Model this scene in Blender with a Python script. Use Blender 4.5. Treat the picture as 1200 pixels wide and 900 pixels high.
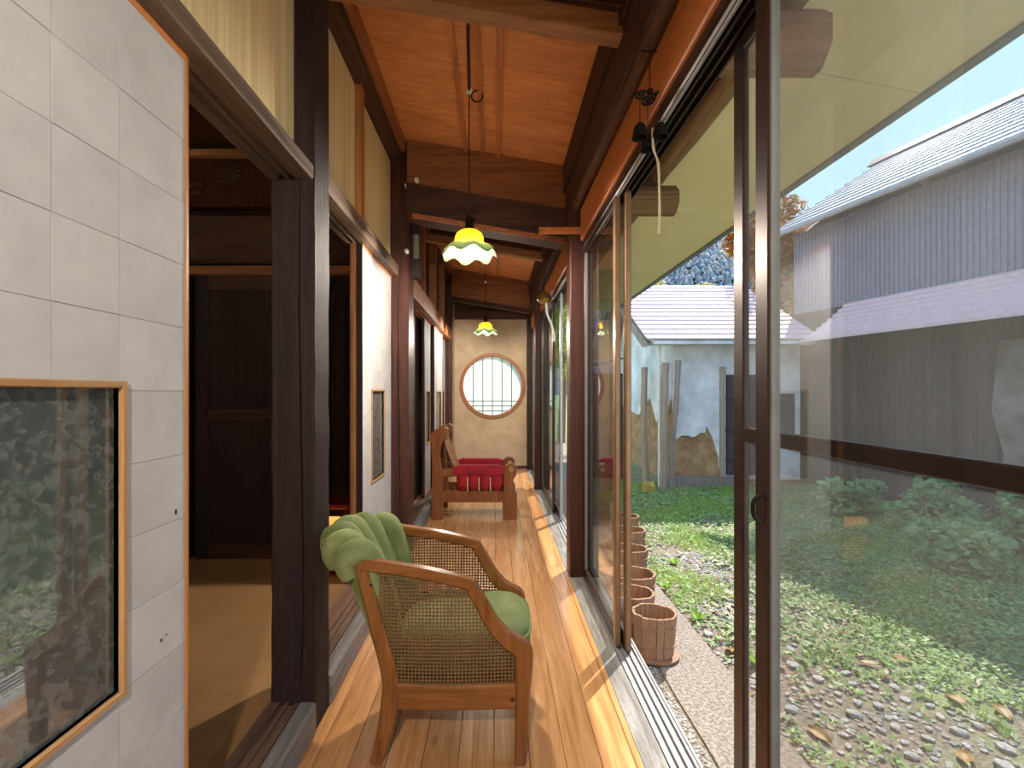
import bpy, bmesh, math, random
import numpy as np
from mathutils import Vector, Matrix, noise
for o in list(bpy.data.objects): bpy.data.objects.remove(o)
S = bpy.context.scene
COL = S.collection
R = random.Random(7)
PI = math.pi

# ------------------------------------------------------------------ camera
cam = bpy.data.cameras.new('camera'); camo = bpy.data.objects.new('camera', cam); COL.objects.link(camo)
camo.location = (0, 0, 1.22); camo.rotation_euler = (PI/2, 0, 0)
cam.sensor_width = 36; cam.lens = 16.5; cam.clip_start = .02; cam.clip_end = 3000
cam.shift_x = 19/1200; cam.shift_y = 10/1200
S.camera = camo
# ------------------------------------------------------------------ sky, sun, exposure
W = bpy.data.worlds.new('world'); S.world = W; W.use_nodes = True
wn = W.node_tree; wn.nodes.clear()
wtc = wn.nodes.new('ShaderNodeTexCoord'); wsx = wn.nodes.new('ShaderNodeSeparateXYZ'); wrp = wn.nodes.new('ShaderNodeValToRGB')
el = wrp.color_ramp.elements; el[0].position = 0; el[0].color = (.82, .93, 1, 1); el[1].position = 1; el[1].color = (.36, .58, 1.0, 1)
e2 = el.new(.3); e2.color = (.46, .71, 1.0, 1)          # clear autumn sky: pale at the horizon, blue overhead
bg = wn.nodes.new('ShaderNodeBackground'); bg.inputs['Strength'].default_value = .77
wo = wn.nodes.new('ShaderNodeOutputWorld')
wn.links.new(wtc.outputs['Generated'], wsx.inputs[0]); wn.links.new(wsx.outputs[2], wrp.inputs[0])
wn.links.new(wrp.outputs[0], bg.inputs[0]); wn.links.new(bg.outputs[0], wo.inputs[0])
SUN_TO = Vector((.44, .57, .69)).normalized()
sl = bpy.data.lights.new('sun', 'SUN'); sl.energy = 3.5; sl.angle = math.radians(.6); sl.color = (1, .94, .84)
so = bpy.data.objects.new('sun', sl); COL.objects.link(so); so.location = (6, 8, 12)
so.rotation_euler = SUN_TO.to_track_quat('Z', 'Y').to_euler()
S.view_settings.view_transform = 'Standard'; S.view_settings.look = 'None'
S.view_settings.gamma = 1; S.view_settings.use_curve_mapping = False
S.view_settings.exposure = 1.4

# ------------------------------------------------------------------ helpers: objects
def tag(o, label=None, cat=None, group=None, kind=None):
    if label: o['label'] = label
    if cat: o['category'] = cat
    if group: o['group'] = group
    if kind: o['kind'] = kind
    return o
def empty(name, loc=(0, 0, 0), rz=0, label=None, cat=None, group=None, kind=None):
    o = bpy.data.objects.new(name, None); COL.objects.link(o); o.location = loc
    o.rotation_euler = (0, 0, rz); o.empty_display_size = .1
    return tag(o, label, cat, group, kind)
def copy_tree(o, parent=None):
    c = o.copy(); COL.objects.link(c); c.parent = parent
    for ch in list(o.children): copy_tree(ch, c)
    return c
class MB:
    def __init__(s): s.v = []; s.f = []
    def add(s, vs, fs):
        n = len(s.v); s.v += [tuple(p) for p in vs]; s.f += [tuple(i+n for i in f) for f in fs]; return s
    def box(s, x0, x1, y0, y1, z0, z1):
        return s.add([(x0,y0,z0),(x1,y0,z0),(x1,y1,z0),(x0,y1,z0),(x0,y0,z1),(x1,y0,z1),(x1,y1,z1),(x0,y1,z1)],
                     [(0,3,2,1),(4,5,6,7),(0,1,5,4),(1,2,6,5),(2,3,7,6),(3,0,4,7)])
    def prism(s, poly, axis, a, b):
        m = {'x': lambda p, t: (t, p[0], p[1]), 'y': lambda p, t: (p[0], t, p[1]), 'z': lambda p, t: (p[0], p[1], t)}[axis]
        n = len(poly)
        return s.add([m(p, a) for p in poly]+[m(p, b) for p in poly],
                     [tuple(range(n)), tuple(range(2*n-1, n-1, -1))]+[(i, (i+1) % n, n+(i+1) % n, n+i) for i in range(n)])
    def loft(s, secs, caps=True):
        n = len(secs[0]); vs = [p for q in secs for p in q]; fs = []
        for k in range(len(secs)-1):
            for i in range(n):
                fs.append((k*n+i, k*n+(i+1) % n, (k+1)*n+(i+1) % n, (k+1)*n+i))
        if caps: fs += [tuple(range(n)), tuple(range((len(secs)-1)*n, len(secs)*n))]
        return s.add(vs, fs)
    def timber(s, x0, x1, y0, y1, z0, z1, axis, ch=.006, wob=.002, seg=None):
        L = {'x': x1-x0, 'y': y1-y0, 'z': z1-z0}[axis]
        seg = seg or max(1, min(14, int(L/.25)))
        a0, a1, b0, b1, c0, c1 = {'x': (y0,y1,z0,z1,x0,x1), 'y': (x0,x1,z0,z1,y0,y1), 'z': (x0,x1,y0,y1,z0,z1)}[axis]
        secs = []
        for k in range(seg+1):
            t = c0+(c1-c0)*k/seg
            w = [R.uniform(-wob, wob) for _ in range(4)] if 0 < k < seg else [0]*4
            A0, A1, B0, B1 = a0+w[0], a1+w[1], b0+w[2], b1+w[3]
            pol = [(A0+ch,B0),(A1-ch,B0),(A1,B0+ch),(A1,B1-ch),(A1-ch,B1),(A0+ch,B1),(A0,B1-ch),(A0,B0+ch)]
            secs.append([{'x': (t,p,q), 'y': (p,t,q), 'z': (p,q,t)}[axis] for p, q in pol])
        return s.loft(secs)
    def tube(s, pts, r, n=8, caps=True, flat=1.0):
        pts = [Vector(p) for p in pts]; secs = []
        if not hasattr(r, '__len__'): r = [r]*len(pts)
        up = None
        for i, p in enumerate(pts):
            d = (pts[min(i+1, len(pts)-1)]-pts[max(i-1, 0)]).normalized()
            if up is None:
                up = Vector((0, 0, 1)) if abs(d.z) < .9 else Vector((1, 0, 0))
            side = d.cross(up).normalized(); up = side.cross(d).normalized()
            secs.append([p+(side*math.cos(2*PI*k/n)+up*math.sin(2*PI*k/n)*flat)*r[i] for k in range(n)])
        return s.loft(secs, caps)
    def lathe(s, prof, n=24, c=(0, 0, 0), sx=1, sy=1, mod=None):
        vs = []; m = len(prof)
        for k in range(n):
            a = 2*PI*k/n
            for j, (r, z) in enumerate(prof):
                rr, zz = (r, z) if not mod else mod(r, z, a, j)
                vs.append((c[0]+rr*math.cos(a)*sx, c[1]+rr*math.sin(a)*sy, c[2]+zz))
        fs = [(k*m+j, ((k+1) % n)*m+j, ((k+1) % n)*m+j+1, k*m+j+1) for k in range(n) for j in range(m-1)]
        return s.add(vs, fs)
    def surf(s, fn, nu, nv, closeu=False):
        vs = [fn(i/(nu if closeu else nu-1), j/(nv-1)) for i in range(nu) for j in range(nv)]
        fs = []
        for i in range(nu if closeu else nu-1):
            for j in range(nv-1):
                a, b = i*nv+j, ((i+1) % nu)*nv+j
                fs.append((a, b, b+1, a+1))
        return s.add(vs, fs)
    def sphere(s, c, r, n=10, sq=(1, 1, 1)):
        m = n//2+1
        prof = [(max(1e-4, r*math.sin(PI*j/(m-1))), -r*math.cos(PI*j/(m-1))) for j in range(m)]
        q = MB().lathe(prof, n)
        return s.add([(c[0]+x*sq[0], c[1]+y*sq[1], c[2]+z*sq[2]) for x, y, z in q.v], q.f)
    def mesh(s, name, mat, smooth=False):
        me = bpy.data.meshes.new(name); me.from_pydata(s.v, [], s.f); me.validate()
        bm = bmesh.new(); bm.from_mesh(me)
        if len(bm.verts) < 60000:
            bmesh.ops.remove_doubles(bm, verts=bm.verts, dist=1e-6)
            bmesh.ops.recalc_face_normals(bm, faces=bm.faces)
        bm.to_mesh(me); bm.free()
        if smooth:
            me.shade_smooth(); me.set_sharp_from_angle(angle=math.radians(42))
        me.materials.append(mat); return me
    def build(s, name, mat, parent=None, smooth=False, loc=None, bevel=0):
        o = bpy.data.objects.new(name, s.mesh(name, mat, smooth)); COL.objects.link(o)
        if parent is not None: o.parent = parent
        if loc: o.location = loc
        if bevel:
            b = o.modifiers.new('bevel', 'BEVEL'); b.width = bevel; b.segments = 2; b.limit_method = 'ANGLE'
        return o
def inst(name, mesh, parent=None, loc=(0, 0, 0), rot=(0, 0, 0), sc=(1, 1, 1)):
    o = bpy.data.objects.new(name, mesh); COL.objects.link(o); o.parent = parent
    o.location = loc; o.rotation_euler = rot; o.scale = sc; return o
def smooth_path(pts, n=6):
    P = [Vector(p) for p in pts]; out = []
    for i in range(len(P)-1):
        p0, p1, p2, p3 = P[max(i-1, 0)], P[i], P[i+1], P[min(i+2, len(P)-1)]
        for k in range(n):
            t = k/n
            out.append(.5*((2*p1)+(p2-p0)*t+(2*p0-5*p1+4*p2-p3)*t*t+(3*p1-p0-3*p2+p3)*t**3))
    return out+[P[-1]]

# ------------------------------------------------------------------ helpers: materials
def lin(c):
    return tuple(((v/255)/12.92 if v/255 <= .04045 else (((v/255)+.055)/1.055)**2.4) for v in c)+(1,)
def newmat(name):
    m = bpy.data.materials.new(name); m.use_nodes = True
    nt = m.node_tree; nt.nodes.clear()
    out = nt.nodes.new('ShaderNodeOutputMaterial'); b = nt.nodes.new('ShaderNodeBsdfPrincipled')
    nt.links.new(b.outputs[0], out.inputs[0]); return m, nt, b, out
def N(nt, t, **kw):
    n = nt.nodes.new(t)
    for k, v in kw.items():
        if k in n.inputs: n.inputs[k].default_value = v
        else: setattr(n, k, v)
    return n
def ramp(nt, fac, stops):
    r = nt.nodes.new('ShaderNodeValToRGB'); el = r.color_ramp.elements
    while len(el) < len(stops): el.new(.5)
    for e, (p, c) in zip(el, stops): e.position = p; e.color = c
    nt.links.new(fac, r.inputs[0]); return r
def coords(nt, scale=(1, 1, 1), rnd=True, loc=(0, 0, 0)):
    tc = N(nt, 'ShaderNodeTexCoord'); mp = N(nt, 'ShaderNodeMapping')
    mp.inputs['Scale'].default_value = scale; mp.inputs['Location'].default_value = loc
    if rnd:
        oi = N(nt, 'ShaderNodeObjectInfo'); ad = N(nt, 'ShaderNodeVectorMath', operation='MULTIPLY_ADD')
        ad.inputs[1].default_value = (7.3, 5.1, 3.7)
        nt.links.new(oi.outputs['Random'], ad.inputs[0]); nt.links.new(tc.outputs['Object'], ad.inputs[2])
        nt.links.new(ad.outputs[0], mp.inputs[0])
    else: nt.links.new(tc.outputs['Object'], mp.inputs[0])
    return mp
def bump(nt, b, h, strength=.3, dist=.01):
    bp = N(nt, 'ShaderNodeBump'); bp.inputs['Strength'].default_value = strength; bp.inputs['Distance'].default_value = dist
    nt.links.new(h, bp.inputs['Height']); nt.links.new(bp.outputs[0], b.inputs['Normal'])
def wood(name, dark, light, axis='y', sc=9, rough=.5, bmp=.25, stretch=.07, vary=.25, knots=False, spec=.28, dirt=None, coat=0):
    m, nt, b, out = newmat(name); L = nt.links.new
    s = [sc, sc, sc]; s['xyz'.index(axis)] = sc*stretch
    mp = coords(nt, s)
    n1 = N(nt, 'ShaderNodeTexNoise', Scale=2.2, Detail=9.0, Roughness=.66, Distortion=1.1); L(mp.outputs[0], n1.inputs['Vector'])
    n2 = N(nt, 'ShaderNodeTexNoise', Scale=9.0, Detail=4.0, Roughness=.6); L(mp.outputs[0], n2.inputs['Vector'])
    mx = N(nt, 'ShaderNodeMath', operation='MULTIPLY_ADD'); mx.inputs[1].default_value = .35
    L(n2.outputs[0], mx.inputs[0]); L(n1.outputs[0], mx.inputs[2])
    D, Lt = lin(dark), lin(light); mid = tuple((D[i]+Lt[i])/2 for i in range(3))+(1,)
    rp = ramp(nt, mx.outputs[0], [(.42, D), (.66, mid), (.9, Lt)])
    colo = rp.outputs[0]
    if knots:
        mk = coords(nt, (5.5 if axis != 'x' else 1.6, 1.6 if axis == 'y' else 5.5, 5.5))
        vo = N(nt, 'ShaderNodeTexVoronoi', Scale=1.0); L(mk.outputs[0], vo.inputs['Vector'])
        kr = ramp(nt, vo.outputs['Distance'], [(.03, (.22, .12, .06, 1)), (.085, (1, 1, 1, 1))])
        mm = N(nt, 'ShaderNodeMix', data_type='RGBA', blend_type='MULTIPLY'); mm.inputs[0].default_value = .85
        L(colo, mm.inputs[6]); L(kr.outputs[0], mm.inputs[7]); colo = mm.outputs[2]
    if dirt:
        mp2 = coords(nt, (3, 3, 3)); n3 = N(nt, 'ShaderNodeTexNoise', Scale=1.3, Detail=5.0, Roughness=.7); L(mp2.outputs[0], n3.inputs['Vector'])
        dr = ramp(nt, n3.outputs[0], [(.45, (0, 0, 0, 1)), (.7, (1, 1, 1, 1))])
        mm = N(nt, 'ShaderNodeMix', data_type='RGBA'); L(dr.outputs[0], mm.inputs[0]); L(colo, mm.inputs[6]); mm.inputs[7].default_value = lin(dirt); colo = mm.outputs[2]
    hs = N(nt, 'ShaderNodeHueSaturation'); oi = N(nt, 'ShaderNodeObjectInfo')
    mr = N(nt, 'ShaderNodeMapRange'); mr.inputs[3].default_value = 1-vary; mr.inputs[4].default_value = 1+vary
    L(oi.outputs['Random'], mr.inputs[0]); L(mr.outputs[0], hs.inputs['Value']); L(colo, hs.inputs['Color'])
    L(hs.outputs[0], b.inputs['Base Color'])
    rr = N(nt, 'ShaderNodeMapRange'); rr.inputs[3].default_value = max(.05, rough-.12); rr.inputs[4].default_value = min(1, rough+.14)
    L(n1.outputs[0], rr.inputs[0]); L(rr.outputs[0], b.inputs['Roughness'])
    b.inputs['Specular IOR Level'].default_value = spec; b.inputs['Coat Weight'].default_value = coat; b.inputs['Coat Roughness'].default_value = .12
    bump(nt, b, mx.outputs[0], bmp, .006); return m
def mottled(name, c1, c2, sc=3, rough=.85, bmp=.2, bsc=40, detail=7, metal=0, spec=.4, lo=.35, hi=.68, scale3=(1, 1, 1), rnd=True):
    m, nt, b, out = newmat(name); L = nt.links.new
    mp = coords(nt, scale3, rnd)
    n1 = N(nt, 'ShaderNodeTexNoise', Scale=float(sc), Detail=float(detail), Roughness=.62); L(mp.outputs[0], n1.inputs['Vector'])
    rp = ramp(nt, n1.outputs[0], [(lo, lin(c1)), (hi, lin(c2))]); L(rp.outputs[0], b.inputs['Base Color'])
    b.inputs['Roughness'].default_value = rough; b.inputs['Metallic'].default_value = metal; b.inputs['Specular IOR Level'].default_value = spec
    n2 = N(nt, 'ShaderNodeTexNoise', Scale=float(bsc), Detail=4.0); L(mp.outputs[0], n2.inputs['Vector'])
    bump(nt, b, n2.outputs[0], bmp, .004); return m
def plain(name, c, rough=.5, metal=0, spec=.5, emit=None, es=0):
    m, nt, b, out = newmat(name); L = nt.links.new
    mp = coords(nt); n1 = N(nt, 'ShaderNodeTexNoise', Scale=14.0, Detail=3.0); L(mp.outputs[0], n1.inputs['Vector'])
    a = lin(c); rp = ramp(nt, n1.outputs[0], [(.3, tuple(v*.88 for v in a[:3])+(1,)), (.7, tuple(min(1, v*1.08) for v in a[:3])+(1,))])
    L(rp.outputs[0], b.inputs['Base Color'])
    b.inputs['Roughness'].default_value = rough; b.inputs['Metallic'].default_value = metal; b.inputs['Specular IOR Level'].default_value = spec
    if emit: b.inputs['Emission Color'].default_value = lin(emit); b.inputs['Emission Strength'].default_value = es
    return m
def glass(name, tint=(1, 1, 1), ior=1.5, rough=.0, pattern=False):
    m, nt, b, out = newmat(name); L = nt.links.new; nt.nodes.remove(b)
    tr = N(nt, 'ShaderNodeBsdfTransparent'); tr.inputs[0].default_value = tint+(1,)
    gl = N(nt, 'ShaderNodeBsdfGlossy'); gl.inputs['Roughness'].default_value = rough
    lw = N(nt, 'ShaderNodeLayerWeight'); lw.inputs[0].default_value = .5
    pw = N(nt, 'ShaderNodeMath', operation='POWER'); pw.inputs[1].default_value = 5; L(lw.outputs['Facing'], pw.inputs[0])
    f0 = ((ior-1)/(ior+1))**2
    mu = N(nt, 'ShaderNodeMath', operation='MULTIPLY_ADD'); mu.inputs[1].default_value = 1-f0; mu.inputs[2].default_value = f0; mu.use_clamp = True
    L(pw.outputs[0], mu.inputs[0])
    mx = N(nt, 'ShaderNodeMixShader'); L(mu.outputs[0], mx.inputs[0]); L(tr.outputs[0], mx.inputs[1]); L(gl.outputs[0], mx.inputs[2])
    fin = mx
    if pattern:
        mp = coords(nt, (1, 1, 1), False)
        wv = N(nt, 'ShaderNodeTexNoise', Scale=46.0, Detail=3.0, Distortion=1.0); L(mp.outputs[0], wv.inputs['Vector'])
        rp = ramp(nt, wv.outputs[0], [(.44, (.16, .16, .16, 1)), (.6, (.32, .32, .32, 1))])
        df = N(nt, 'ShaderNodeBsdfTranslucent'); df.inputs[0].default_value = (.6, .62, .6, 1)
        d2 = N(nt, 'ShaderNodeBsdfDiffuse'); d2.inputs[0].default_value = (.5, .52, .5, 1)
        ad = N(nt, 'ShaderNodeMixShader'); ad.inputs[0].default_value = .6; L(df.outputs[0], ad.inputs[1]); L(d2.outputs[0], ad.inputs[2])
        m2 = N(nt, 'ShaderNodeMixShader'); L(rp.outputs[0], m2.inputs[0]); L(mx.outputs[0], m2.inputs[1]); L(ad.outputs[0], m2.inputs[2]); fin = m2
    L(fin.outputs[0], out.inputs[0]); return m

M = {}
M['floor'] = wood('floor_pine', (158, 104, 60), (216, 162, 108), 'y', 9, .2, .1, .06, .12, knots=True, coat=.6, spec=.5)
M['dark_post'] = wood('dark_post_wood', (24, 15, 16), (54, 36, 35), 'z', 12, .66, .5, .05, .08)
M['post_red'] = wood('red_brown_post_wood', (38, 20, 17), (82, 46, 36), 'z', 10, .42, .35, .05, .1)
M['dark_y'] = wood('dark_beam_wood_y', (38, 25, 20), (92, 60, 45), 'y', 10, .62, .4, .06, .1)
M['dark_x'] = wood('dark_beam_wood_x', (38, 25, 20), (88, 56, 41), 'x', 10, .6, .4, .06, .1)
M['grey_y'] = wood('weathered_lintel_wood', (62, 48, 40), (140, 116, 98), 'y', 10, .6, .5, .05, .06)
M['sill'] = wood('sill_wood', (70, 50, 42), (132, 104, 88), 'y', 12, .5, .4, .05, .12)
M['sill_grey'] = wood('grey_sill_wood', (84, 80, 82), (150, 146, 144), 'y', 12, .42, .4, .05, .06)
M['orange_y'] = wood('orange_wood_y', (166, 92, 46), (218, 140, 80), 'y', 9, .4, .12, .05, .06)
M['orange_z'] = wood('orange_wood_z', (140, 88, 48), (190, 132, 82), 'z', 14, .42, .12, .05, .06)
M['tanframe_z'] = wood('tan_frame_z', (146, 106, 66), (190, 148, 102), 'z', 14, .45, .1, .05, .05)
M['tanframe_y'] = wood('tan_frame_y', (146, 106, 66), (190, 148, 102), 'y', 14, .45, .1, .05, .05)
M['brown_x'] = wood('brown_board_x', (100, 60, 38), (160, 104, 68), 'x', 7, .5, .2, .07, .06, knots=True)
M['tan_x'] = wood('tan_beam_x', (126, 84, 54), (186, 138, 96), 'x', 9, .55, .25, .05, .05, knots=True)
M['ceil'] = wood('ceiling_cedar', (196, 120, 72), (238, 168, 110), 'x', 6, .48, .15, .08, .07)
M['batten'] = wood('batten_wood', (160, 98, 64), (206, 138, 94), 'y', 10, .5, .15, .05, .06)
M['redrail'] = wood('red_rail_wood', (120, 72, 46), (176, 114, 76), 'y', 9, .5, .2, .05, .05)
M['bark'] = wood('bark_pole', (50, 34, 26), (118, 84, 62), 'y', 14, .75, .8, .12, .1)
M['rough_y'] = wood('rough_log_y', (92, 66, 46), (170, 134, 98), 'y', 9, .75, .7, .05, .1)
M['rough_x'] = wood('rough_log_x', (92, 66, 46), (162, 124, 90), 'x', 9, .75, .7, .05, .1)
M['threshold'] = wood('worn_threshold_wood', (96, 92, 88), (160, 156, 150), 'y', 12, .24, .35, .08, .05)
M['paper'] = mottled('fusuma_paper', (172, 168, 168), (188, 184, 184), 6, .8, .06, 90)
M['core'] = mottled('aged_core_paper', (148, 144, 144), (162, 157, 157), 6, .85, .06, 90)
M['transom'] = None
M['plaster'] = mottled('ochre_plaster', (172, 150, 122), (192, 170, 142), 4, .9, .15, 60)
M['cream'] = mottled('cream_wall', (206, 190, 160), (220, 206, 178), 4, .9, .1, 60)
M['tatami'] = None
M['alu'] = plain('brown_aluminium', (62, 46, 40), .35, .55)
M['alu_tan'] = plain('bronze_aluminium', (150, 116, 86), .35, .6)
M['alu_grey'] = plain('grey_aluminium', (176, 176, 178), .5, .5)
M['alu_track'] = plain('worn_aluminium_track', (132, 132, 134), .55, .3)
M['gasket_grey'] = plain('grey_gasket', (110, 110, 108), .6)
M['gasket'] = plain('black_gasket', (20, 20, 22), .6)
M['glass'] = glass('window_glass', (.985, .995, .99), 1.7)
M['glass_pat'] = glass('etched_glass', (.5, .52, .52), 2.8, .02, True)
M['chairwood'] = wood('chair_walnut', (96, 54, 22), (154, 98, 50), 'z', 10, .3, .1, .08, .04, coat=.3)
M['chairwood_x'] = wood('chair_walnut_x', (96, 54, 22), (154, 98, 50), 'x', 10, .3, .1, .08, .04, coat=.3)
M['cane'] = plain('woven_cane', (112, 80, 48), .55)
M['rail_cane'] = plain('dark_cane', (84, 58, 34), .6)
M['sofa_wood'] = wood('carved_brown_wood', (88, 46, 22), (146, 88, 48), 'z', 9, .35, .15, .08, .05, coat=.2)
M['white_paint'] = plain('white_enamel', (232, 230, 222), .3)
M['iron'] = plain('black_iron', (40, 38, 36), .5, .7)
M['brass'] = plain('old_brass', (176, 146, 86), .3, .9)
M['tarnish'] = plain('tarnished_pewter', (96, 82, 78), .6)
M['cord'] = plain('brown_cord', (44, 26, 20), .7)
M['concrete'] = mottled('pebbled_concrete', (112, 102, 94), (160, 148, 136), 55, .9, .5, 120, lo=.4, hi=.6)
M['soffit'] = mottled('soffit_plywood', (244, 232, 176), (252, 244, 200), 2.2, .85, .06, 50, scale3=(1, .35, 1))
M['plaster_white'] = mottled('white_lime_plaster', (196, 194, 194), (250, 248, 250), 1.6, .9, .3, 14)
M['old_plaster'] = mottled('stained_plaster', (104, 94, 88), (156, 146, 138), 2.5, .9, .4, 16)
M['clay'] = mottled('clay_daub', (150, 112, 76), (192, 156, 114), 6, .95, .7, 26)
M['roof'] = plain('faded_mauve_roof', (232, 200, 200), .6, .0)
M['corr'] = plain('corrugated_steel', (146, 140, 150), .55, .2)
M['roof2'] = plain('pale_steel_roof', (168, 172, 178), .4, .3)
M['ridge'] = plain('brown_ridge_tin', (98, 70, 66), .5)
M['oldboard'] = wood('old_outdoor_board', (52, 44, 46), (92, 80, 80), 'z', 9, .8, .4, .05, .2)
M['greypost'] = wood('weathered_grey_post', (128, 110, 100), (186, 168, 152), 'z', 10, .8, .6, .05, .12)
M['bucket'] = wood('bucket_cedar', (118, 84, 62), (176, 136, 106), 'z', 14, .7, .4, .06, .12)
M['hoop'] = plain('bamboo_hoop', (150, 108, 82), .7)
M['soil'] = plain('dark_wet_inside', (50, 36, 28), .8)

def stripes_mat():
    m, nt, b, out = newmat('transom_board'); L = nt.links.new
    mp = coords(nt, (1, 42, .35)); n = N(nt, 'ShaderNodeTexNoise', Scale=1.4, Detail=5.0); L(mp.outputs[0], n.inputs['Vector'])
    rp = ramp(nt, n.outputs[0], [(.35, lin((226, 200, 148))), (.7, lin((246, 226, 180)))]); L(rp.outputs[0], b.inputs['Base Color'])
    b.inputs['Roughness'].default_value = .8; bump(nt, b, n.outputs[0], .15, .003); return m
M['transom'] = stripes_mat()
def tatami_mat():
    m, nt, b, out = newmat('tatami_weave'); L = nt.links.new
    mp = coords(nt, (1, 1, 1), False)
    w1 = N(nt, 'ShaderNodeTexWave', wave_type='BANDS', bands_direction='X', Scale=26.0, Distortion=.4); L(mp.outputs[0], w1.inputs['Vector'])
    w2 = N(nt, 'ShaderNodeTexWave', wave_type='BANDS', bands_direction='Y', Scale=42.0, Distortion=.4); L(mp.outputs[0], w2.inputs['Vector'])
    n = N(nt, 'ShaderNodeTexNoise', Scale=2.0, Detail=5.0); L(mp.outputs[0], n.inputs['Vector'])
    ad = N(nt, 'ShaderNodeMath', operation='MULTIPLY'); L(w1.outputs['Fac'], ad.inputs[0]); L(w2.outputs['Fac'], ad.inputs[1])
    a2 = N(nt, 'ShaderNodeMath', operation='MULTIPLY_ADD'); a2.inputs[1].default_value = .45; L(ad.outputs[0], a2.inputs[0]); L(n.outputs[0], a2.inputs[2])
    rp = ramp(nt, a2.outputs[0], [(.3, lin((112, 80, 46))), (.85, lin((158, 118, 72)))]); L(rp.outputs[0], b.inputs['Base Color'])
    b.inputs['Roughness'].default_value = .75; bump(nt, b, ad.outputs[0], .4, .003); return m
M['tatami'] = tatami_mat()
def velvet(name, c, c2):
    m, nt, b, out = newmat(name); L = nt.links.new
    mp = coords(nt); n = N(nt, 'ShaderNodeTexNoise', Scale=6.0, Detail=5.0); L(mp.outputs[0], n.inputs['Vector'])
    rp = ramp(nt, n.outputs[0], [(.35, lin(c)), (.7, lin(c2))]); L(rp.outputs[0], b.inputs['Base Color'])
    b.inputs['Roughness'].default_value = .85; b.inputs['Sheen Weight'].default_value = .6; b.inputs['Sheen Roughness'].default_value = .4
    b.inputs['Sheen Tint'].default_value = lin(c2)
    n2 = N(nt, 'ShaderNodeTexNoise', Scale=260.0); L(mp.outputs[0], n2.inputs['Vector']); bump(nt, b, n2.outputs[0], .15, .002); return m
M['green'] = velvet('green_velvet', (98, 108, 60), (138, 148, 96))
M['red'] = velvet('red_velvet', (120, 8, 24), (164, 18, 38))
def translucent(name, c, tw=.6, rough=.5, zramp=None):
    m, nt, b, out = newmat(name); L = nt.links.new
    t = N(nt, 'ShaderNodeBsdfTranslucent'); mx = N(nt, 'ShaderNodeMixShader'); mx.inputs[0].default_value = tw
    b.inputs['Roughness'].default_value = rough
    mp = coords(nt, (1, 1, 1), False)
    if zramp:
        sx = N(nt, 'ShaderNodeSeparateXYZ'); L(mp.outputs[0], sx.inputs[0])
        mr = N(nt, 'ShaderNodeMapRange'); mr.inputs[1].default_value = zramp[0]; mr.inputs[2].default_value = zramp[1]; L(sx.outputs[2], mr.inputs[0])
        src = mr.outputs[0]; st = zramp[2]
    else:
        n = N(nt, 'ShaderNodeTexNoise', Scale=30.0, Detail=3.0); L(mp.outputs[0], n.inputs['Vector']); src = n.outputs[0]
        a = lin(c); st = [(.3, tuple(v*.9 for v in a[:3])+(1,)), (.7, a)]
    rp = ramp(nt, src, st)
    L(rp.outputs[0], b.inputs['Base Color']); L(rp.outputs[0], t.inputs[0])
    L(b.outputs[0], mx.inputs[1]); L(t.outputs[0], mx.inputs[2]); L(mx.outputs[0], out.inputs[0]); return m
M['shade'] = translucent('ruffled_milk_glass', (240, 220, 150), .75, .2,
                         (0, .2, [(.0, lin((72, 84, 70))), (.33, lin((90, 94, 70))), (.5, lin((216, 184, 84))), (1, lin((226, 186, 70)))]))
M['frost'] = translucent('frosted_glass', (228, 234, 228), .85, .3)
M['leafpaper'] = translucent('shoji_paper', (225, 222, 214), .5, .7)
def leafmat(name, stops, tw=.35, rough=.55):
    m, nt, b, out = newmat(name); L = nt.links.new
    g = N(nt, 'ShaderNodeNewGeometry'); rp = ramp(nt, g.outputs['Random Per Island'], stops)
    t = N(nt, 'ShaderNodeBsdfTranslucent'); mx = N(nt, 'ShaderNodeMixShader'); mx.inputs[0].default_value = tw
    L(rp.outputs[0], b.inputs['Base Color']); L(rp.outputs[0], t.inputs[0]); b.inputs['Roughness'].default_value = rough
    L(b.outputs[0], mx.inputs[1]); L(t.outputs[0], mx.inputs[2]); L(mx.outputs[0], out.inputs[0]); return m
def st(*cs): return [(i/(len(cs)-1), lin(c)) for i, c in enumerate(cs)]
M['clover'] = leafmat('clover_leaf', st((112, 146, 80), (148, 182, 104), (186, 208, 138), (130, 164, 100)))
M['grass'] = leafmat('grass_blade', st((140, 176, 76), (184, 206, 106), (158, 192, 92)))
M['litter'] = leafmat('fallen_leaf', st((110, 80, 54), (156, 134, 104), (176, 158, 130), (130, 94, 52), (170, 136, 60)), .1)
M['gravel'] = leafmat('gravel_stone', st((122, 120, 116), (158, 154, 148), (188, 182, 174), (136, 126, 116)), .0, .8)
M['autumn'] = leafmat('autumn_leaf', st((196, 96, 34), (222, 140, 50), (120, 120, 46), (206, 170, 80)))
M['yellow'] = leafmat('yellow_leaf', st((190, 170, 40), (214, 190, 60), (150, 150, 40)))
M['yelgreen'] = leafmat('yellow_green_leaf', st((150, 168, 40), (186, 190, 60), (110, 136, 40)))
M['shrub'] = leafmat('shrub_leaf', st((98, 136, 82), (132, 170, 106), (164, 194, 136)))
M['forest'] = leafmat('haze_tinted_forest', st((74, 96, 112), (92, 116, 130), (120, 128, 136), (156, 138, 128), (84, 106, 112), (140, 130, 110)), 0, .9)  # blue distance haze is mixed into these tree colours

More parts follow.
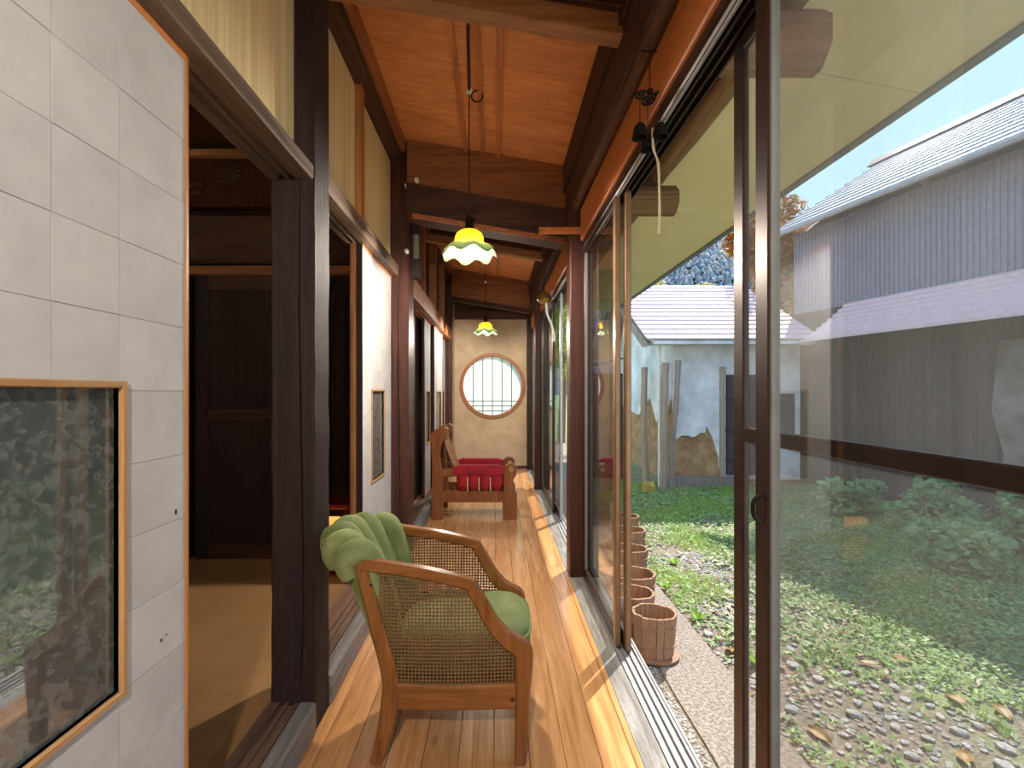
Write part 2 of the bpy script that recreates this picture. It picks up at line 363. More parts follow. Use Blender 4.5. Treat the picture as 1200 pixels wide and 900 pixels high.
# ================================================================== SETTING: floor
YB, YE = -2.6, 7.6
floor = empty('floor', label='honey coloured pine plank floor of the long veranda corridor', cat='floor', kind='structure')
edges = [-.652, -.6, -.482, -.363, -.244, -.125, -.006, .113, .232, .35, .46, .485]
for i in range(len(edges)-1):
    y = YB
    cut = R.uniform(-1.8, -.4)
    while y < YE-.01:
        y1 = min(YE, cut)
        if YE-y1 < .5: y1 = YE
        dz = R.uniform(-.0012, 0)
        MB().timber(edges[i]+.0008, edges[i+1]-.0008, y+.0008, y1-.0008, -.03, dz, 'y', .0016, 0, 1).build('floor_board', M['floor'], floor)
        y = y1; cut = y1+R.uniform(1.5, 2.7)
MB().timber(.485, .567, YB, YE, -.06, -.001, 'y', .003, .0005, 12).build('threshold_board', M['threshold'], floor)
MB().box(-.83, .567, YB, YE, -.12, -.031).build('subfloor', M['dark_y'], floor)
tr = MB(); tr.box(.567, .675, YB, YE, -.05, -.006)
for x in (.572, .6, .628, .656): tr.box(x-.004, x+.004, YB, YE, -.008, .003)
tr.box(.668, .676, YB, YE, -.05, -.002)
tr.build('track_rail', M['alu_track'], floor)
MB().box(.55, .68, YB, YE, -.6, -.05).build('foundation_strip', M['concrete'], floor)

# ------------------------------------------------------------------ left wall: posts, lintels, transoms, sills
wl = empty('wall_left', label='timber framed inner wall with dark posts, lintels and cream transom panels', cat='wall', kind='structure')
def cracked_post(x0, x1, y0, y1, z0, z1, xc, name='post', mat='dark_post'):
    secs = []; n = 26; c = .01
    for k in range(n+1):
        t = k/n; z = z0+(z1-z0)*t
        j = [R.uniform(-.0025, .0025) for _ in range(4)]
        cw = .0035*max(0, math.sin(PI*min(1, t*1.4)))+.0004; cx = xc+.006*math.sin(t*9)+R.uniform(-.002, .002); cd = .02 if .03 < t < .7 else .003
        secs.append([(x0+c+j[0], y0, z), (cx-cw, y0, z), (cx, y0+cd, z), (cx+cw, y0, z), (x1-c+j[1], y0, z), (x1+j[1], y0+c, z), (x1+j[2], y1-c, z), (x1-c, y1, z), (x0+c, y1, z), (x0+j[3], y1-c, z), (x0+j[0], y0+c, z)])
    return MB().loft(secs).build(name, M[mat], wl)
cracked_post(-.806, -.65, 1.678, 1.838, 0.0, 3.07, -.697)
cracked_post(-.806, -.65, -.17, -.01, 0.0, 3.07, -.7)
cracked_post(-.80, -.648, 3.478, 3.70, 0.0, 3.07, -.72, mat='post_red')
cracked_post(-.80, -.66, 7.05, 7.2, 0.0, 3.07, -.72, mat='post_red')
cracked_post(-.806, -.65, -2.0, -1.84, 0.0, 3.07, -.7)
def sill(y0, y1, xf=-.642, xb=-.81):
    m = MB(); m.timber(xf-.062, xf, y0, y1, 0.0, .113, 'y', .008, .001); m.build('sill_nosing', M['sill_grey'], wl)
    g = MB(); prof = [(xf-.062, .0), (xf-.062, .111), (xf-.075, .111), (xf-.075, .1), (xf-.098, .1), (xf-.098, .112), (xf-.108, .112), (xf-.108, .1), (xf-.131, .1), (xf-.131, .113), (xb, .113), (xb, 0)]
    g.prism(prof, 'y', y0, y1); g.build('sill_track', M['sill'], wl)
sill(-.01, 1.678); sill(1.838, 3.478, -.642, -.86); sill(3.70, 7.05); sill(-1.84, -.17)
def lintel(y0, y1, xf, xb, z0, z1, mat):
    gx = [xf, xf-.065, xf-.065, xf-.088, xf-.088, xf-.1, xf-.1, xf-.123, xf-.123, xb]
    gz = [z0, z0, z0+.018, z0+.018, z0, z0, z0+.018, z0+.018, z0, z0]
    poly = [(xf-.006, z1), (xf, z1-.006), (xf, z0+.005), (xf-.005, z0)]+list(zip(gx[1:], gz[1:]))+[(xb, z1)]
    secs = []
    n = 8
    for k in range(n+1):
        w = R.uniform(-.0015, .0015)
        secs.append([(x+(w if x > xf-.01 else 0), y0+(y1-y0)*k/n, z) for x, z in poly])
    MB().loft(secs).build('lintel', M[mat], wl)
lintel(-.01, 1.678, -.652, -.81, 1.984, 2.037, 'grey_y')
lintel(1.838, 3.478, -.722, -.87, 2.085, 2.168, 'grey_y')
lintel(3.70, 7.05, -.662, -.81, 2.0, 2.16, 'redrail')
lintel(-1.84, -.17, -.652, -.81, 1.984, 2.037, 'grey_y')
def panel(x, y0, y1, z0, z1, mat='transom', name='transom_panel'):
    return MB().box(x-.03, x, y0, y1, z0, z1).build(name, M[mat], wl)
panel(-.722, -.01, .83, 2.037, 2.98); panel(-.722, .87, 1.678, 2.037, 2.98)
MB().timber(-.77, -.70, .83, .87, 2.037, 2.98, 'z', .003, .001).build('transom_stile', M['orange_z'], wl)
panel(-.782, 1.838, 2.60, 2.168, 2.98); panel(-.782, 2.665, 3.478, 2.168, 2.98)
MB().timber(-.83, -.745, 2.60, 2.665, 2.168, 2.98, 'z', .003, .001).build('transom_stile', M['orange_z'], wl)
panel(-.722, -1.84, -.17, 2.037, 2.98)
for y0, y1 in ((3.70, 4.5), (4.55, 5.35), (5.4, 6.2), (6.25, 7.05)):
    panel(-.76, y0, y1, 2.16, 2.98, 'dark_y')
for y in (4.525, 5.375, 6.225): MB().timber(-.77, -.68, y-.03, y+.03, 2.16, 2.98, 'z', .003, .001).build('transom_stile', M['redrail'], wl)
for y0, y1 in ((-1.84, -.17), (-.01, 1.678), (1.838, 3.478), (3.7, 7.05)):
    MB().timber(-.80, -.70, y0, y1, 2.93, 3.005, 'y', .005, .002).build('upper_rail', M['dark_y'], wl)
    MB().timber(-.79, -.665, y0, y1, 3.005, 3.085, 'y', .004, .001).build('cornice_rail', M['redrail'], wl)
panel(-.67, 7.2, 7.6, 0, 3.0, 'plaster', 'wall_panel'); panel(-.66, YB, -2.0, 0, 3.0, 'plaster', 'wall_panel')

# ------------------------------------------------------------------ ceiling
cz = lambda x: 2.88+.168*(.507-x)
cl = empty('ceiling', label='sloping orange cedar board ceiling crossed by dark beams', cat='ceiling', kind='structure')
y = YB
while y < YE:
    w = R.uniform(.27, .33); y1 = min(YE, y+w)
    MB().prism([(-.83, cz(-.83)), (.53, cz(.53)), (.53, cz(.53)+.014), (-.83, cz(-.83)+.014)], 'y', y+.0012, y1-.0012).build('ceiling_board', M['ceil'], cl)
    y = y1
for x in (-.218, -.093, .02):
    for y0, y1 in ((YB, 1.85), (1.97, 3.43), (3.56, 7.0)):
        MB().prism([(x-.012, cz(x)-.024), (x+.012, cz(x)-.025), (x+.012, cz(x)), (x-.012, cz(x))], 'y', y0, y1).build('ceiling_batten', M['batten'], cl)
def crossbeam(name, mat, y0, y1, zr0, zr1, x0=-.76, x1=.507, n=8):
    # sloped beam running across the corridor; zr0/zr1 = heights below the ceiling plane
    secs = []
    for k in range(n+1):
        x = x0+(x1-x0)*k/n; w = R.uniform(-.002, .002); b, t = cz(x)-zr0+w, cz(x)-zr1; c = .005
        secs.append([(x, y0+c, b), (x, y1-c, b), (x, y1, b+c), (x, y1, t), (x, y0, t), (x, y0, b+c)])
    return MB().loft(secs).build(name, M[mat], cl)
crossbeam('tie_beam_facing', 'tan_x', 1.87, 1.95, .235, .15)
crossbeam('tie_beam', 'dark_x', 1.84, 1.97, .15, .0)
crossbeam('cross_board', 'brown_x', 3.43, 3.47, .33, .0, -.648)
crossbeam('cross_beam', 'dark_x', 3.40, 3.56, .585, .33, -.648)
crossbeam('beam_lip', 'redrail', 3.385, 3.40, .585, .55, -.60, .50)
crossbeam('tie_beam_facing', 'tan_x', 5.05, 5.13, .235, .15)
crossbeam('tie_beam', 'dark_x', 5.02, 5.15, .15, .0)
crossbeam('cross_board', 'brown_x', 7.0, 7.04, .42, .0, -.66)
crossbeam('cross_beam', 'post_red', 6.98, 7.1, .48, .42, -.66)
MB().timber(-.66, .507, 7.52, 7.6, 2.40, 2.53, 'x').build('end_beam', M['dark_x'], cl)
# wall plate on the window side
MB().timber(.507, .64, YB, YE, 2.457, 2.95, 'y', .008, .003).build('wall_plate', M['dark_y'], cl)
MB().timber(.49, .507, YB, YE, 2.68, 2.875, 'y', .003, .001).build('wall_plate_trim', M['dark_y'], cl)
pts = [(.535+.006*math.sin(k*1.3), YB+(3.1-YB)*k/14, 2.445+.006*math.cos(k*.9)) for k in range(15)]
MB().tube(pts, [.03+.003*math.sin(k*2.1) for k in range(15)], 10).build('bark_pole', M['bark'], cl, True)
MB().box(-.9, .9, YB, YE, 3.16, 3.2).build('roof_deck', M['dark_y'], cl)

# ------------------------------------------------------------------ window side wall
wr = empty('wall_right', label='window side framing with red-brown posts and bright orange header beam', cat='wall', kind='structure')
for y0, y1, nm in ((3.1, 3.25, 'a'), (5.9, 6.05, 'b'), (.02, .17, 'c')):
    if nm != 'c': MB().timber(.49, .615, y0, y1, -.02, 2.457, 'z', .008, .002).build('window_post', M['post_red'], wr)
MB().timber(.49, .60, -1.2, -1.05, -.02, 2.457, 'z', .008, .002).build('window_post', M['post_red'], wr)
MB().timber(.50, .62, 7.42, 7.6, -.02, 2.6, 'z', .008, .002).build('window_post', M['dark_post'], wr)
for y0, y1 in ((-1.05, 3.1), (3.25, 5.9), (6.05, 7.42), (YB, -1.2)):
    MB().timber(.56, .63, y0, y1, 2.222, 2.43, 'y', .006, .0006).build('header_beam', M['orange_y'], wr)
    h = MB(); h.box(.575, .675, y0, y1, 2.185, 2.222)
    for x in (.58, .607, .634, .661): h.box(x-.003, x+.003, y0, y1, 2.16, 2.19)
    h.build('head_track', M['alu'], wr)
    h = MB(); h.tube([(.585, y0, 2.17), (.585, y1, 2.17)], .012, 8); h.build('head_track_edge', M['alu_grey'], wr, True)
MB().timber(.285, .57, 3.085, 3.1, 2.265, 2.31, 'x', .003, .0005).build('header_end_board', M['orange_y'], wr)
MB().box(.56, .64, YB, YE, 2.43, 2.457).build('header_packing', M['dark_y'], wr)

# glass leaves
DN = [0]
def leaf(xc, y0, y1, label, w=.025, stile=.05, mid=False, mat='alu', screen=False, latch=None, near_mat=None):
    DN[0] += 1
    d = empty('door_%d' % DN[0], (xc, y0, 0), 0, label, 'sliding door', kind='structure')
    z0, z1 = .005, 2.175; hw = w/2; L = y1-y0
    MB().timber(-hw, hw, 0, stile, z0, z1, 'z', .003, 0, 1).build('door_stile', M[near_mat or mat], d)
    MB().timber(-hw, hw, L-stile, L, z0, z1, 'z', .003, 0, 1).build('door_stile', M[mat], d)
    MB().timber(-hw, hw, stile, L-stile, z0, z0+.07, 'y', .003, 0, 1).build('bottom_rail', M[mat], d)
    MB().timber(-hw, hw, stile, L-stile, z1-.05, z1, 'y', .003, 0, 1).build('top_rail', M[mat], d)
    if mid: MB().timber(-hw, hw, stile, L-stile, 1.092, 1.128, 'y', .003, 0, 1).build('middle_rail', M[mat], d)
    MB().box(-.0015, .0015, stile-.004, L-stile+.004, z0+.066, z1-.046).build('insect_mesh' if screen else 'pane', M['mesh' if screen else 'glass'], d)
    if not screen:
        g = MB()
        for yy in (stile, L-stile-.008): g.box(-hw*.7, hw*.7, yy, yy+.008, z0+.07, z1-.05)
        g.build('gasket', M['gasket_grey'], d)
    if latch is not None:
        q = MB(); q.tube(smooth_path([(-hw-.004, latch, 1.0), (-hw-.016, latch+.006, .985), (-hw-.016, latch+.006, .955), (-hw-.004, latch, .94)], 3), .005, 6)
        q.build('latch', M['iron'], d, True)
    return d
mm, nt, b, out = newmat('insect_mesh'); nt.nodes.remove(b)
mp = coords(nt, (1, 1, 1), False)
t1 = N(nt, 'ShaderNodeBsdfTransparent'); d1 = N(nt, 'ShaderNodeBsdfDiffuse'); d1.inputs[0].default_value = (.5, .52, .55, 1)
nn = N(nt, 'ShaderNodeTexNoise', Scale=3.0, Detail=3.0); nt.links.new(mp.outputs[0], nn.inputs['Vector'])
mr = N(nt, 'ShaderNodeMapRange'); mr.inputs[3].default_value = .12; mr.inputs[4].default_value = .2; nt.links.new(nn.outputs[0], mr.inputs[0])
ms = N(nt, 'ShaderNodeMixShader'); nt.links.new(mr.outputs[0], ms.inputs[0]); nt.links.new(t1.outputs[0], ms.inputs[1]); nt.links.new(d1.outputs[0], ms.inputs[2]); nt.links.new(ms.outputs[0], out.inputs[0])
M['mesh'] = mm
leaf(.5865, .10, 1.04, 'brown aluminium glass sliding door with small black latch on its stile', latch=.91)
leaf(.6605, .28, 1.287, 'brown framed insect screen door with a middle rail', w=.018, mid=True, screen=True)
leaf(.5865, 2.25, 3.095, 'glass sliding door with bronze edge stile stopped against the red-brown post', near_mat='alu_tan')
leaf(.6235, 2.20, 3.12, 'glass sliding door on the outer track beside the row of buckets', near_mat='alu_tan')
leaf(.5865, 4.75, 5.9, 'glass sliding door beyond the red lounge chair, inner track')
leaf(.6235, 4.45, 5.85, 'glass sliding door beyond the red lounge chair, outer track', near_mat='alu_grey')
leaf(.5865, 6.05, 7.42, 'glass sliding door next to the round window wall')
leaf(.6235, -1.05, -.02, 'glass sliding door behind the screen door')

# ------------------------------------------------------------------ end walls
cx, czz, ro, ri = -.055, 1.33, .525, .478
we = MB(); n = 72; x0, x1, z0, z1 = -.70, .56, 0, 2.45
ang = [2*PI*k/n for k in range(n)]+[math.atan2(zc-czz, xc-cx) % (2*PI) for xc in (x0, x1) for zc in (z0, z1)]
ang.sort(); inner, outer = [], []
for a in ang:
    dx, dz = math.cos(a), math.sin(a); t = min([(x1-cx)/dx if dx > 1e-9 else 9, (x0-cx)/dx if dx < -1e-9 else 9, (z1-czz)/dz if dz > 1e-9 else 9, (z0-czz)/dz if dz < -1e-9 else 9])
    inner.append((cx+dx*(ro-.02), czz+dz*(ro-.02))); outer.append((cx+dx*t, czz+dz*t))
k = len(ang)
for yy in (7.6, 7.72):
    we.add([(p[0], yy, p[1]) for p in outer]+[(p[0], yy, p[1]) for p in inner], [(i, (i+1) % k, k+(i+1) % k, k+i) for i in range(k)])
we.add([(p[0], 7.6, p[1]) for p in inner]+[(p[0], 7.72, p[1]) for p in inner], [(i, (i+1) % k, k+(i+1) % k, k+i) for i in range(k)])
o = we.build('wall_end', M['plaster']); tag(o, 'ochre plaster end wall pierced by a round window', 'wall', kind='structure')
MB().box(-.70, .70, 7.6, 7.72, 2.45, 3.16).build('wall_panel', M['dark_x'], o)
bb = MB(); bb.timber(-.66, .5, 7.58, 7.6, 0, .035, 'x', .003, 0, 1); tag(bb.build('baseboard_end', M['dark_x']), 'thin dark skirting at foot of the ochre wall', 'skirting', kind='structure')
tag(MB().box(-.9, .7, YB-.1, YB, 0, 3.16).build('wall_back', M['cream']), 'cream wall closing the corridor', 'wall', kind='structure')
w1 = empty('window_1', (cx, 7.6, czz), 0, 'large round frosted window with thin dark lattice bars', 'window', kind='structure')
rg = MB()
def ring(u, v):
    a = 2*PI*u; q = v*4; k = int(min(3, q)); f = q-k
    c = [(ro, -.03), (ri, -.03), (ri, .08), (ro, .08), (ro, -.03)]
    r = c[k][0]+(c[k+1][0]-c[k][0])*f; yy = c[k][1]+(c[k+1][1]-c[k][1])*f
    return (r*math.cos(a), yy, r*math.sin(a))
rg.surf(ring, 72, 5, True).build('window_ring', M['redrail'], w1, True)
g = MB(); g.prism([(ri*1.01*math.cos(2*PI*k/64), ri*1.01*math.sin(2*PI*k/64)) for k in range(64)], 'y', .05, .054); g.build('pane', M['frost'], w1)
for x in (-.31, -.155, 0, .155, .31):
    hh = math.sqrt(ri*ri-x*x); MB().box(x-.006, x+.006, .02, .032, -hh, hh).build('lattice_bar', M['gasket'], w1)
for z in (-.25, -.33, -.41):
    hh = math.sqrt(ri*ri-z*z); MB().box(-hh, hh, .032, .044, z-.006, z+.006).build('lattice_bar', M['gasket'], w1)

# ------------------------------------------------------------------ paper sliding doors of the left wall
def fusuma(xf, y0, y1, z0, z1, label, wy0, wy1, edge='orange_z', sheets=True, thick=.028, nsw=None, wood_edge_far='orange_z', e=.012):
    DN[0] += 1
    d = empty('door_%d' % DN[0], (xf, y0, z0), 0, label, 'paper door', kind='structure')
    L, H = y1-y0, z1-z0
    MB().timber(-thick, .002, L-e, L, 0, H, 'z', .002, 0, 1).build('door_edge', M[wood_edge_far], d)
    MB().timber(-thick, .002, 0, e, 0, H, 'z', .002, 0, 1).build('door_edge', M[edge], d)
    MB().timber(-thick, .002, e, L-e, H-.02, H, 'y', .002, 0, 1).build('door_top_rail', M['orange_y'], d)
    MB().timber(-thick, .002, e, L-e, 0, .02, 'y', .002, 0, 1).build('door_bottom_rail', M['orange_y'], d)
    wz0, wz1 = .662-z0, 1.228-z0; a, b2 = wy0-y0, wy1-y0
    core = MB()
    core.box(-thick+.004, -.002, e, a, .02, H-.02); core.box(-thick+.004, -.002, b2, L-e, .02, H-.02)
    core.box(-thick+.004, -.002, a, b2, .02, wz0); core.box(-thick+.004, -.002, a, b2, wz1, H-.02)
    core.build('door_core', M['core'], d)
    if sheets:
        ys = [e, a]; 
        nn_ = max(2, round((b2-a)/.15))
        ys = [e]+([] if a < .2 else [a/2])+[a+(b2-a)*k/nn_ for k in range(nn_+1)]+[L-e]
        zs = [.02]; zz = wz0-.143*3
        while zz < H-.1:
            if zz > .06: zs.append(zz)
            zz += .1415
        zs.append(H-.02)
        for i in range(len(ys)-1):
            for j in range(len(zs)-1):
                p0, p1, q0, q1 = ys[i], ys[i+1], zs[j], zs[j+1]
                if p0 > a-.001 and p1 < b2+.001:
                    if q0 >= wz0-.001 and q1 <= wz1+.001: continue
                    if q0 < wz1 < q1: q0 = wz1
                    if q0 < wz0 < q1: q1 = wz0
                    if q0 >= wz0 and q1 <= wz1: continue
                t = .0008+.0005*((i+j) % 2)
                MB().box(-.0021, -.002+t, p0+.0006, p1-.0006, q0+.0006, q1-.0006).build('paper_sheet', M['paper'], d)
    fw = .013
    f = MB(); pr = .006
    for (p0, p1, q0, q1) in ((a-fw, a, wz0-fw, wz1+fw), (b2, b2+fw, wz0-fw, wz1+fw)):
        MB().timber(-thick, pr, p0, p1, q0, q1, 'z', .002, 0, 1).build('window_frame', M['tanframe_z'], d)
    for q0, q1 in ((wz0-fw, wz0), (wz1, wz1+fw)):
        MB().timber(-thick, pr, a, b2, q0, q1, 'y', .002, 0, 1).build('window_frame', M['tanframe_y'], d)
    MB().box(-.014, -.011, a, b2, wz0, wz1).build('pane', M['glass_pat'], d)
    return d
d = fusuma(-.702, .16, 1.072, .105, 1.99, 'white paper sliding door with wood framed etched glass pane, nearest the armchair', .34, .876)
# stains and torn spots
for (yy, zz, s) in ((1.030, .958, .006), (.985, .70, .004), (1.0, .704, .003)):
    MB().sphere((.0, yy-.16, zz-.105), s, 8, (.25, .6, 1)).build('paper_stain', M['soil'], d, True)
fusuma(-.745, .12, 1.03, .105, 1.99, 'white paper sliding door standing behind another on the rear track', .3, .84, sheets=False)
fusuma(-.776, 2.72, 3.50, .105, 2.09, 'white paper sliding door with narrow green-grey glass beside the post', 2.94, 3.26, edge='dark_post', thick=.034)
fusuma(-.812, 2.72, 3.50, .105, 2.09, 'rear paper door edged in orange wood behind the narrow glass door', 2.94, 3.26, sheets=False, thick=.034)
fusuma(-.755, 4.95, 5.52, .105, 2.01, 'pale paper door with dark edges at the dark opening behind the red lounge chair', 5.1, 5.36, edge='dark_post', wood_edge_far='dark_post', sheets=False, e=.045)
fusuma(-.72, 5.46, 6.4, .105, 2.01, 'pale paper door with dark edges behind the red lounge chair', 5.7, 6.16, edge='dark_post', wood_edge_far='dark_post', sheets=False, e=.045)
fusuma(-.755, 6.34, 7.05, .105, 2.01, 'pale paper door with dark edges next to the ochre end wall', 6.55, 6.85, edge='dark_post', wood_edge_far='dark_post', sheets=False, e=.045)

# ------------------------------------------------------------------ the dark tatami room
tag(MB().box(-5.2, -.81, -2.6, 7.6, .0, .112).build('floor_room', M['tatami']), 'tan woven tatami floor of the dark side room', 'floor', kind='structure')
tag(MB().box(-5.2, -.83, -2.6, 7.6, 2.85, 2.95).build('ceiling_room', M['dark_x']), 'dark board ceiling of the side room', 'ceiling', kind='structure')
wf = empty('wall_room', label='dark lacquered timber partition across the tatami room', cat='wall', kind='structure')
MB().timber(-4.9, -.86, 3.10, 3.22, 2.0, 2.06, 'x', .005, .001).build('door_lintel', M['brown_x'], wf)
MB().timber(-4.9, -.86, 3.08, 3.30, 2.075, 2.40, 'x', .02, .003).build('partition_beam', M['dark_x'], wf)
MB().timber(-4.9, -.86, 3.06, 3.30, 2.44, 2.75, 'x', .012, .002).build('partition_beam', M['post_red'], wf)
MB().timber(-4.9, -.86, 3.03, 3.1, 2.75, 2.79, 'x', .006, .001).build('partition_rail', M['tan_x'], wf)
MB().box(-4.9, -.86, 3.14, 3.2, 2.78, 2.86).build('upper_panel', M['plaster'], wf)
MB().timber(-2.16, -2.04, 3.10, 3.24, .112, 2.0, 'z', .005, .001).build('partition_post', M['dark_post'], wf)
MB().box(-4.9, -.86, 3.16, 3.24, 2.05, 2.8).build('partition_infill', M['dark_x'], wf)
fl = MB()
for k in range(12):
    a = 2*PI*k/12; fl.tube([(-1.74+.03*math.cos(a), 3.057, 2.63+.03*math.sin(a)), (-1.74+.075*math.cos(a), 3.057, 2.63+.075*math.sin(a))], .006, 6)
fl.build('flower_nail_cover', M['tarnish'], wf, True)
c2 = MB(); 
for k in range(5): c2.sphere((-1.955+.035*math.cos(PI*k/4), 3.057, 2.56+.02*math.sin(PI*k/4)), .012, 6)
c2.sphere((-1.955, 3.057, 2.52), .022, 6, (1.5, .5, .6)); c2.build('crest_nail_cover', M['tarnish'], wf, True)
def darkdoor(x0, x1, y):
    DN[0] += 1
    d = empty('door_%d' % DN[0], (x0, y, .112), 0, 'dark stained panelled wooden door across the tatami room' if x0 < -1.3 else 'dark stained panelled wooden door behind the red lantern', 'wooden door', kind='structure')
    w = x1-x0
    for a, b2 in ((0, .09), (w-.09, w)): MB().timber(a, b2, 0, .035, 0, 1.885, 'z', .003, .0005).build('door_stile', M['dark_post'], d)
    for a, b2 in ((0, .1), (.93, 1.0), (1.79, 1.885)): MB().timber(.09, w-.09, 0, .035, a, b2, 'x', .003, .0005).build('door_rail', M['dark_x'], d)
    nb = 4
    for a, b2 in ((.1, .93), (1.0, 1.79)):
        for k in range(nb): MB().box(.09+(w-.18)*k/nb+.001, .09+(w-.18)*(k+1)/nb-.001, .012, .026, a, b2).build('door_panel_board', M['dark_post'], d)
darkdoor(-2.0, -1.1, 3.12); darkdoor(-1.1, -.84, 3.16)
for nm, bx_, mt, lb in (('wall_room_side', (-5.3, -5.2, -2.6, 7.6, 0, 2.95), 'cream', 'cream far side wall of the tatami room'), ('wall_room_front', (-5.2, -.81, -2.7, -2.6, 0, 2.95), 'cream', 'cream end wall of the tatami room'), ('wall_room_rear', (-5.2, -.81, 7.6, 7.7, 0, 2.95), 'cream', 'cream rear wall of the inner room')):
    tag(MB().box(*bx_).build(nm, M[mt]), lb, 'wall', kind='structure')
tag(MB().box(-.95, -.83, 3.3, 7.6, .112, 2.85).build('wall_inner', M['dark_y']), 'dark board partition behind the pale paper doors', 'wall', kind='structure')
# things glimpsed through the gap: a lit wall lamp, window, cabinet
la = empty('wall_lamp', (-3.22, 4.95, 2.27), 0, 'small lit paper lamp glimpsed in the room beyond the dark door', 'lamp')
MB().box(-.03, .03, -.03, .03, .26, .58).build('lamp_stem', M['iron'], la)
MB().timber(-.08, .08, -.08, .08, .0, .26, 'z', .012, 0, 2).build('lamp_shade', plain('lit_paper', (255, 214, 140), .7, emit=(255, 200, 110), es=2.5), la)
cab = empty('cabinet', (-3.3, 5.4, .112), 0, 'wooden cabinet with pale drawers in the room beyond the dark door', 'cabinet')
MB().box(-.5, .5, 0, .4, 0, 1.1).build('body', M['brown_x'], cab)
for k in range(4): MB().box(-.47, .47, -.015, 0, .04+k*.26, .28+k*.26).build('drawer', M['tan_x' if k % 2 else 'dark_x'], cab)
tag(MB().box(-5.15, -4.6, 7.57, 7.6, 1.35, 1.75).build('window_2', plain('lit_window', (200, 230, 240), .5, emit=(190, 225, 240), es=1.2)), 'small daylit window in the inner room', 'window', kind='structure')
# red lantern
ln = empty('floor_lantern', (-1.13, 2.86, .112), 0, 'red lacquered floor lantern with glowing paper panel', 'lantern')
for sx in (0, .2):
    for sy in (0, .2): MB().timber(sx, sx+.025, sy, sy+.025, 0, .40, 'z', .003, 0, 1).build('lantern_post', plain('red_lacquer', (150, 20, 24), .25), ln)
rl = bpy.data.materials['red_lacquer']
MB().timber(-.02, .245, -.02, .245, .40, .43, 'x', .006, 0, 1).build('lantern_top', rl, ln)
MB().box(0, .225, 0, .225, .0, .05).build('lantern_base', rl, ln)
MB().prism([(.03, .1), (.05, .08), (.175, .08), (.195, .1), (.195, .33), (.175, .35), (.05, .35), (.03, .33)], 'y', .008, .012).build('paper_panel', plain('glowing_paper', (255, 220, 150), .7, emit=(255, 170, 80), es=.5), ln)

# ------------------------------------------------------------------ pendant lamps
def lamp_light(parent, z, power, col=(1, .91, .78), r=.035):
    l = bpy.data.lights.new('bulb_light', 'POINT'); l.energy = power; l.color = col; l.shadow_soft_size = r
    o = bpy.data.objects.new('bulb_light', l); COL.objects.link(o); o.parent = parent; o.location = (0, 0, z)
M['bulb'] = plain('lit_bulb', (255, 250, 235), .4, emit=(255, 240, 210), es=9)
LAMP_W = 44
def pendant(loc, ceil, label, rz=0.0, knob=None, power=LAMP_W, run=None):
    p = empty('pendant_lamp', loc, rz, label, 'lamp', 'ruffled glass pendant lamps')
    prof = [(.028, .165), (.052, .162), (.074, .146), (.083, .122), (.084, .102), (.09, .086), (.108, .072), (.13, .062), (.148, .046), (.157, .024)]
    def mod(r, z, a, j):
        t = max(0, (j-4)/5); w = math.cos(7*a)
        return r*(1+.035*t*w), z-.016*t*w
    sh = MB().lathe(prof, 96, mod=mod).build('lamp_shade', M['shade'], p, True)
    so_ = sh.modifiers.new('thick', 'SOLIDIFY'); so_.thickness = .003
    rim = MB(); rp = []
    for k in range(97):
        a = 2*PI*k/96; r, z = mod(.157, .024, a, 9); rp.append((r*math.cos(a), r*math.sin(a), z))
    rim.tube(rp, .0022, 6); rim.build('rim_line', plain('dark_rim', (70, 84, 60), .3), sh, True)
    MB().lathe([(.001, .26), (.012, .258), (.018, .244), (.024, .23), (.024, .19), (.034, .178), (.036, .16), (.001, .158)], 20).build('lamp_holder', M['iron'], p, True)
    MB().sphere((0, 0, .07), .04, 16, (1, 1, 1.15)).build('bulb', M['bulb'], p, True)
    zc = ceil-loc[2]
    MB().tube([(0, 0, .27), (0, 0, zc)], .004, 6).build('cord', M['cord'], p, True)
    kn = MB(); kz = zc-.012 if knob is None else knob
    kn.lathe([(.001, -.016), (.014, -.014), (.019, -.004), (.012, .0), (.019, .004), (.014, .014), (.001, .016)], 16, (0, 0, kz)); kn.build('porcelain_knob', M['white_paint'], p, True)
    if run:
        lp = [(.03*1.1*math.cos(a)+.045, 0, kz-.03+.033*math.sin(a)) for a in [2*PI*k/16 for k in range(17)]]
        MB().tube(lp, .005, 6).build('cord_loop', M['cord'], p, True)
        MB().tube([(0, 0, zc-.012), (.035, run, zc-.018)], .008, 6).build('ceiling_cord', M['cord'], p, True)
    lamp_light(p, .015, power); return p
pendant((-.155, 2.74, 2.0), cz(-.155), 'lit pendant lamp with ruffled amber glass shade above the green armchair', 0, run=-.78)
pendant((-.133, 6.1, 1.965), cz(-.133), 'lit pendant lamp with ruffled amber glass shade before the round window', .5, knob=.69)
pendant((-.15, -.62, 2.0), cz(-.15), 'added fill pendant lamp with ruffled amber glass shade, unseen behind the camera', .3, power=LAMP_W*1.5)  # unseen lamp added behind the camera to brighten the corridor
rm = empty('room_lamp', (-2.15, 1.55, 2.1), 0, 'round paper pendant lamp of the tatami room', 'lamp')
MB().sphere((0, 0, .12), .17, 20, (1, 1, .75)).build('lamp_shade', M['leafpaper'], rm, True)
MB().tube([(0, 0, .24), (0, 0, .75)], .004, 6).build('cord', M['cord'], rm, True)
lamp_light(rm, .12, 12, (1, .8, .55), .05)

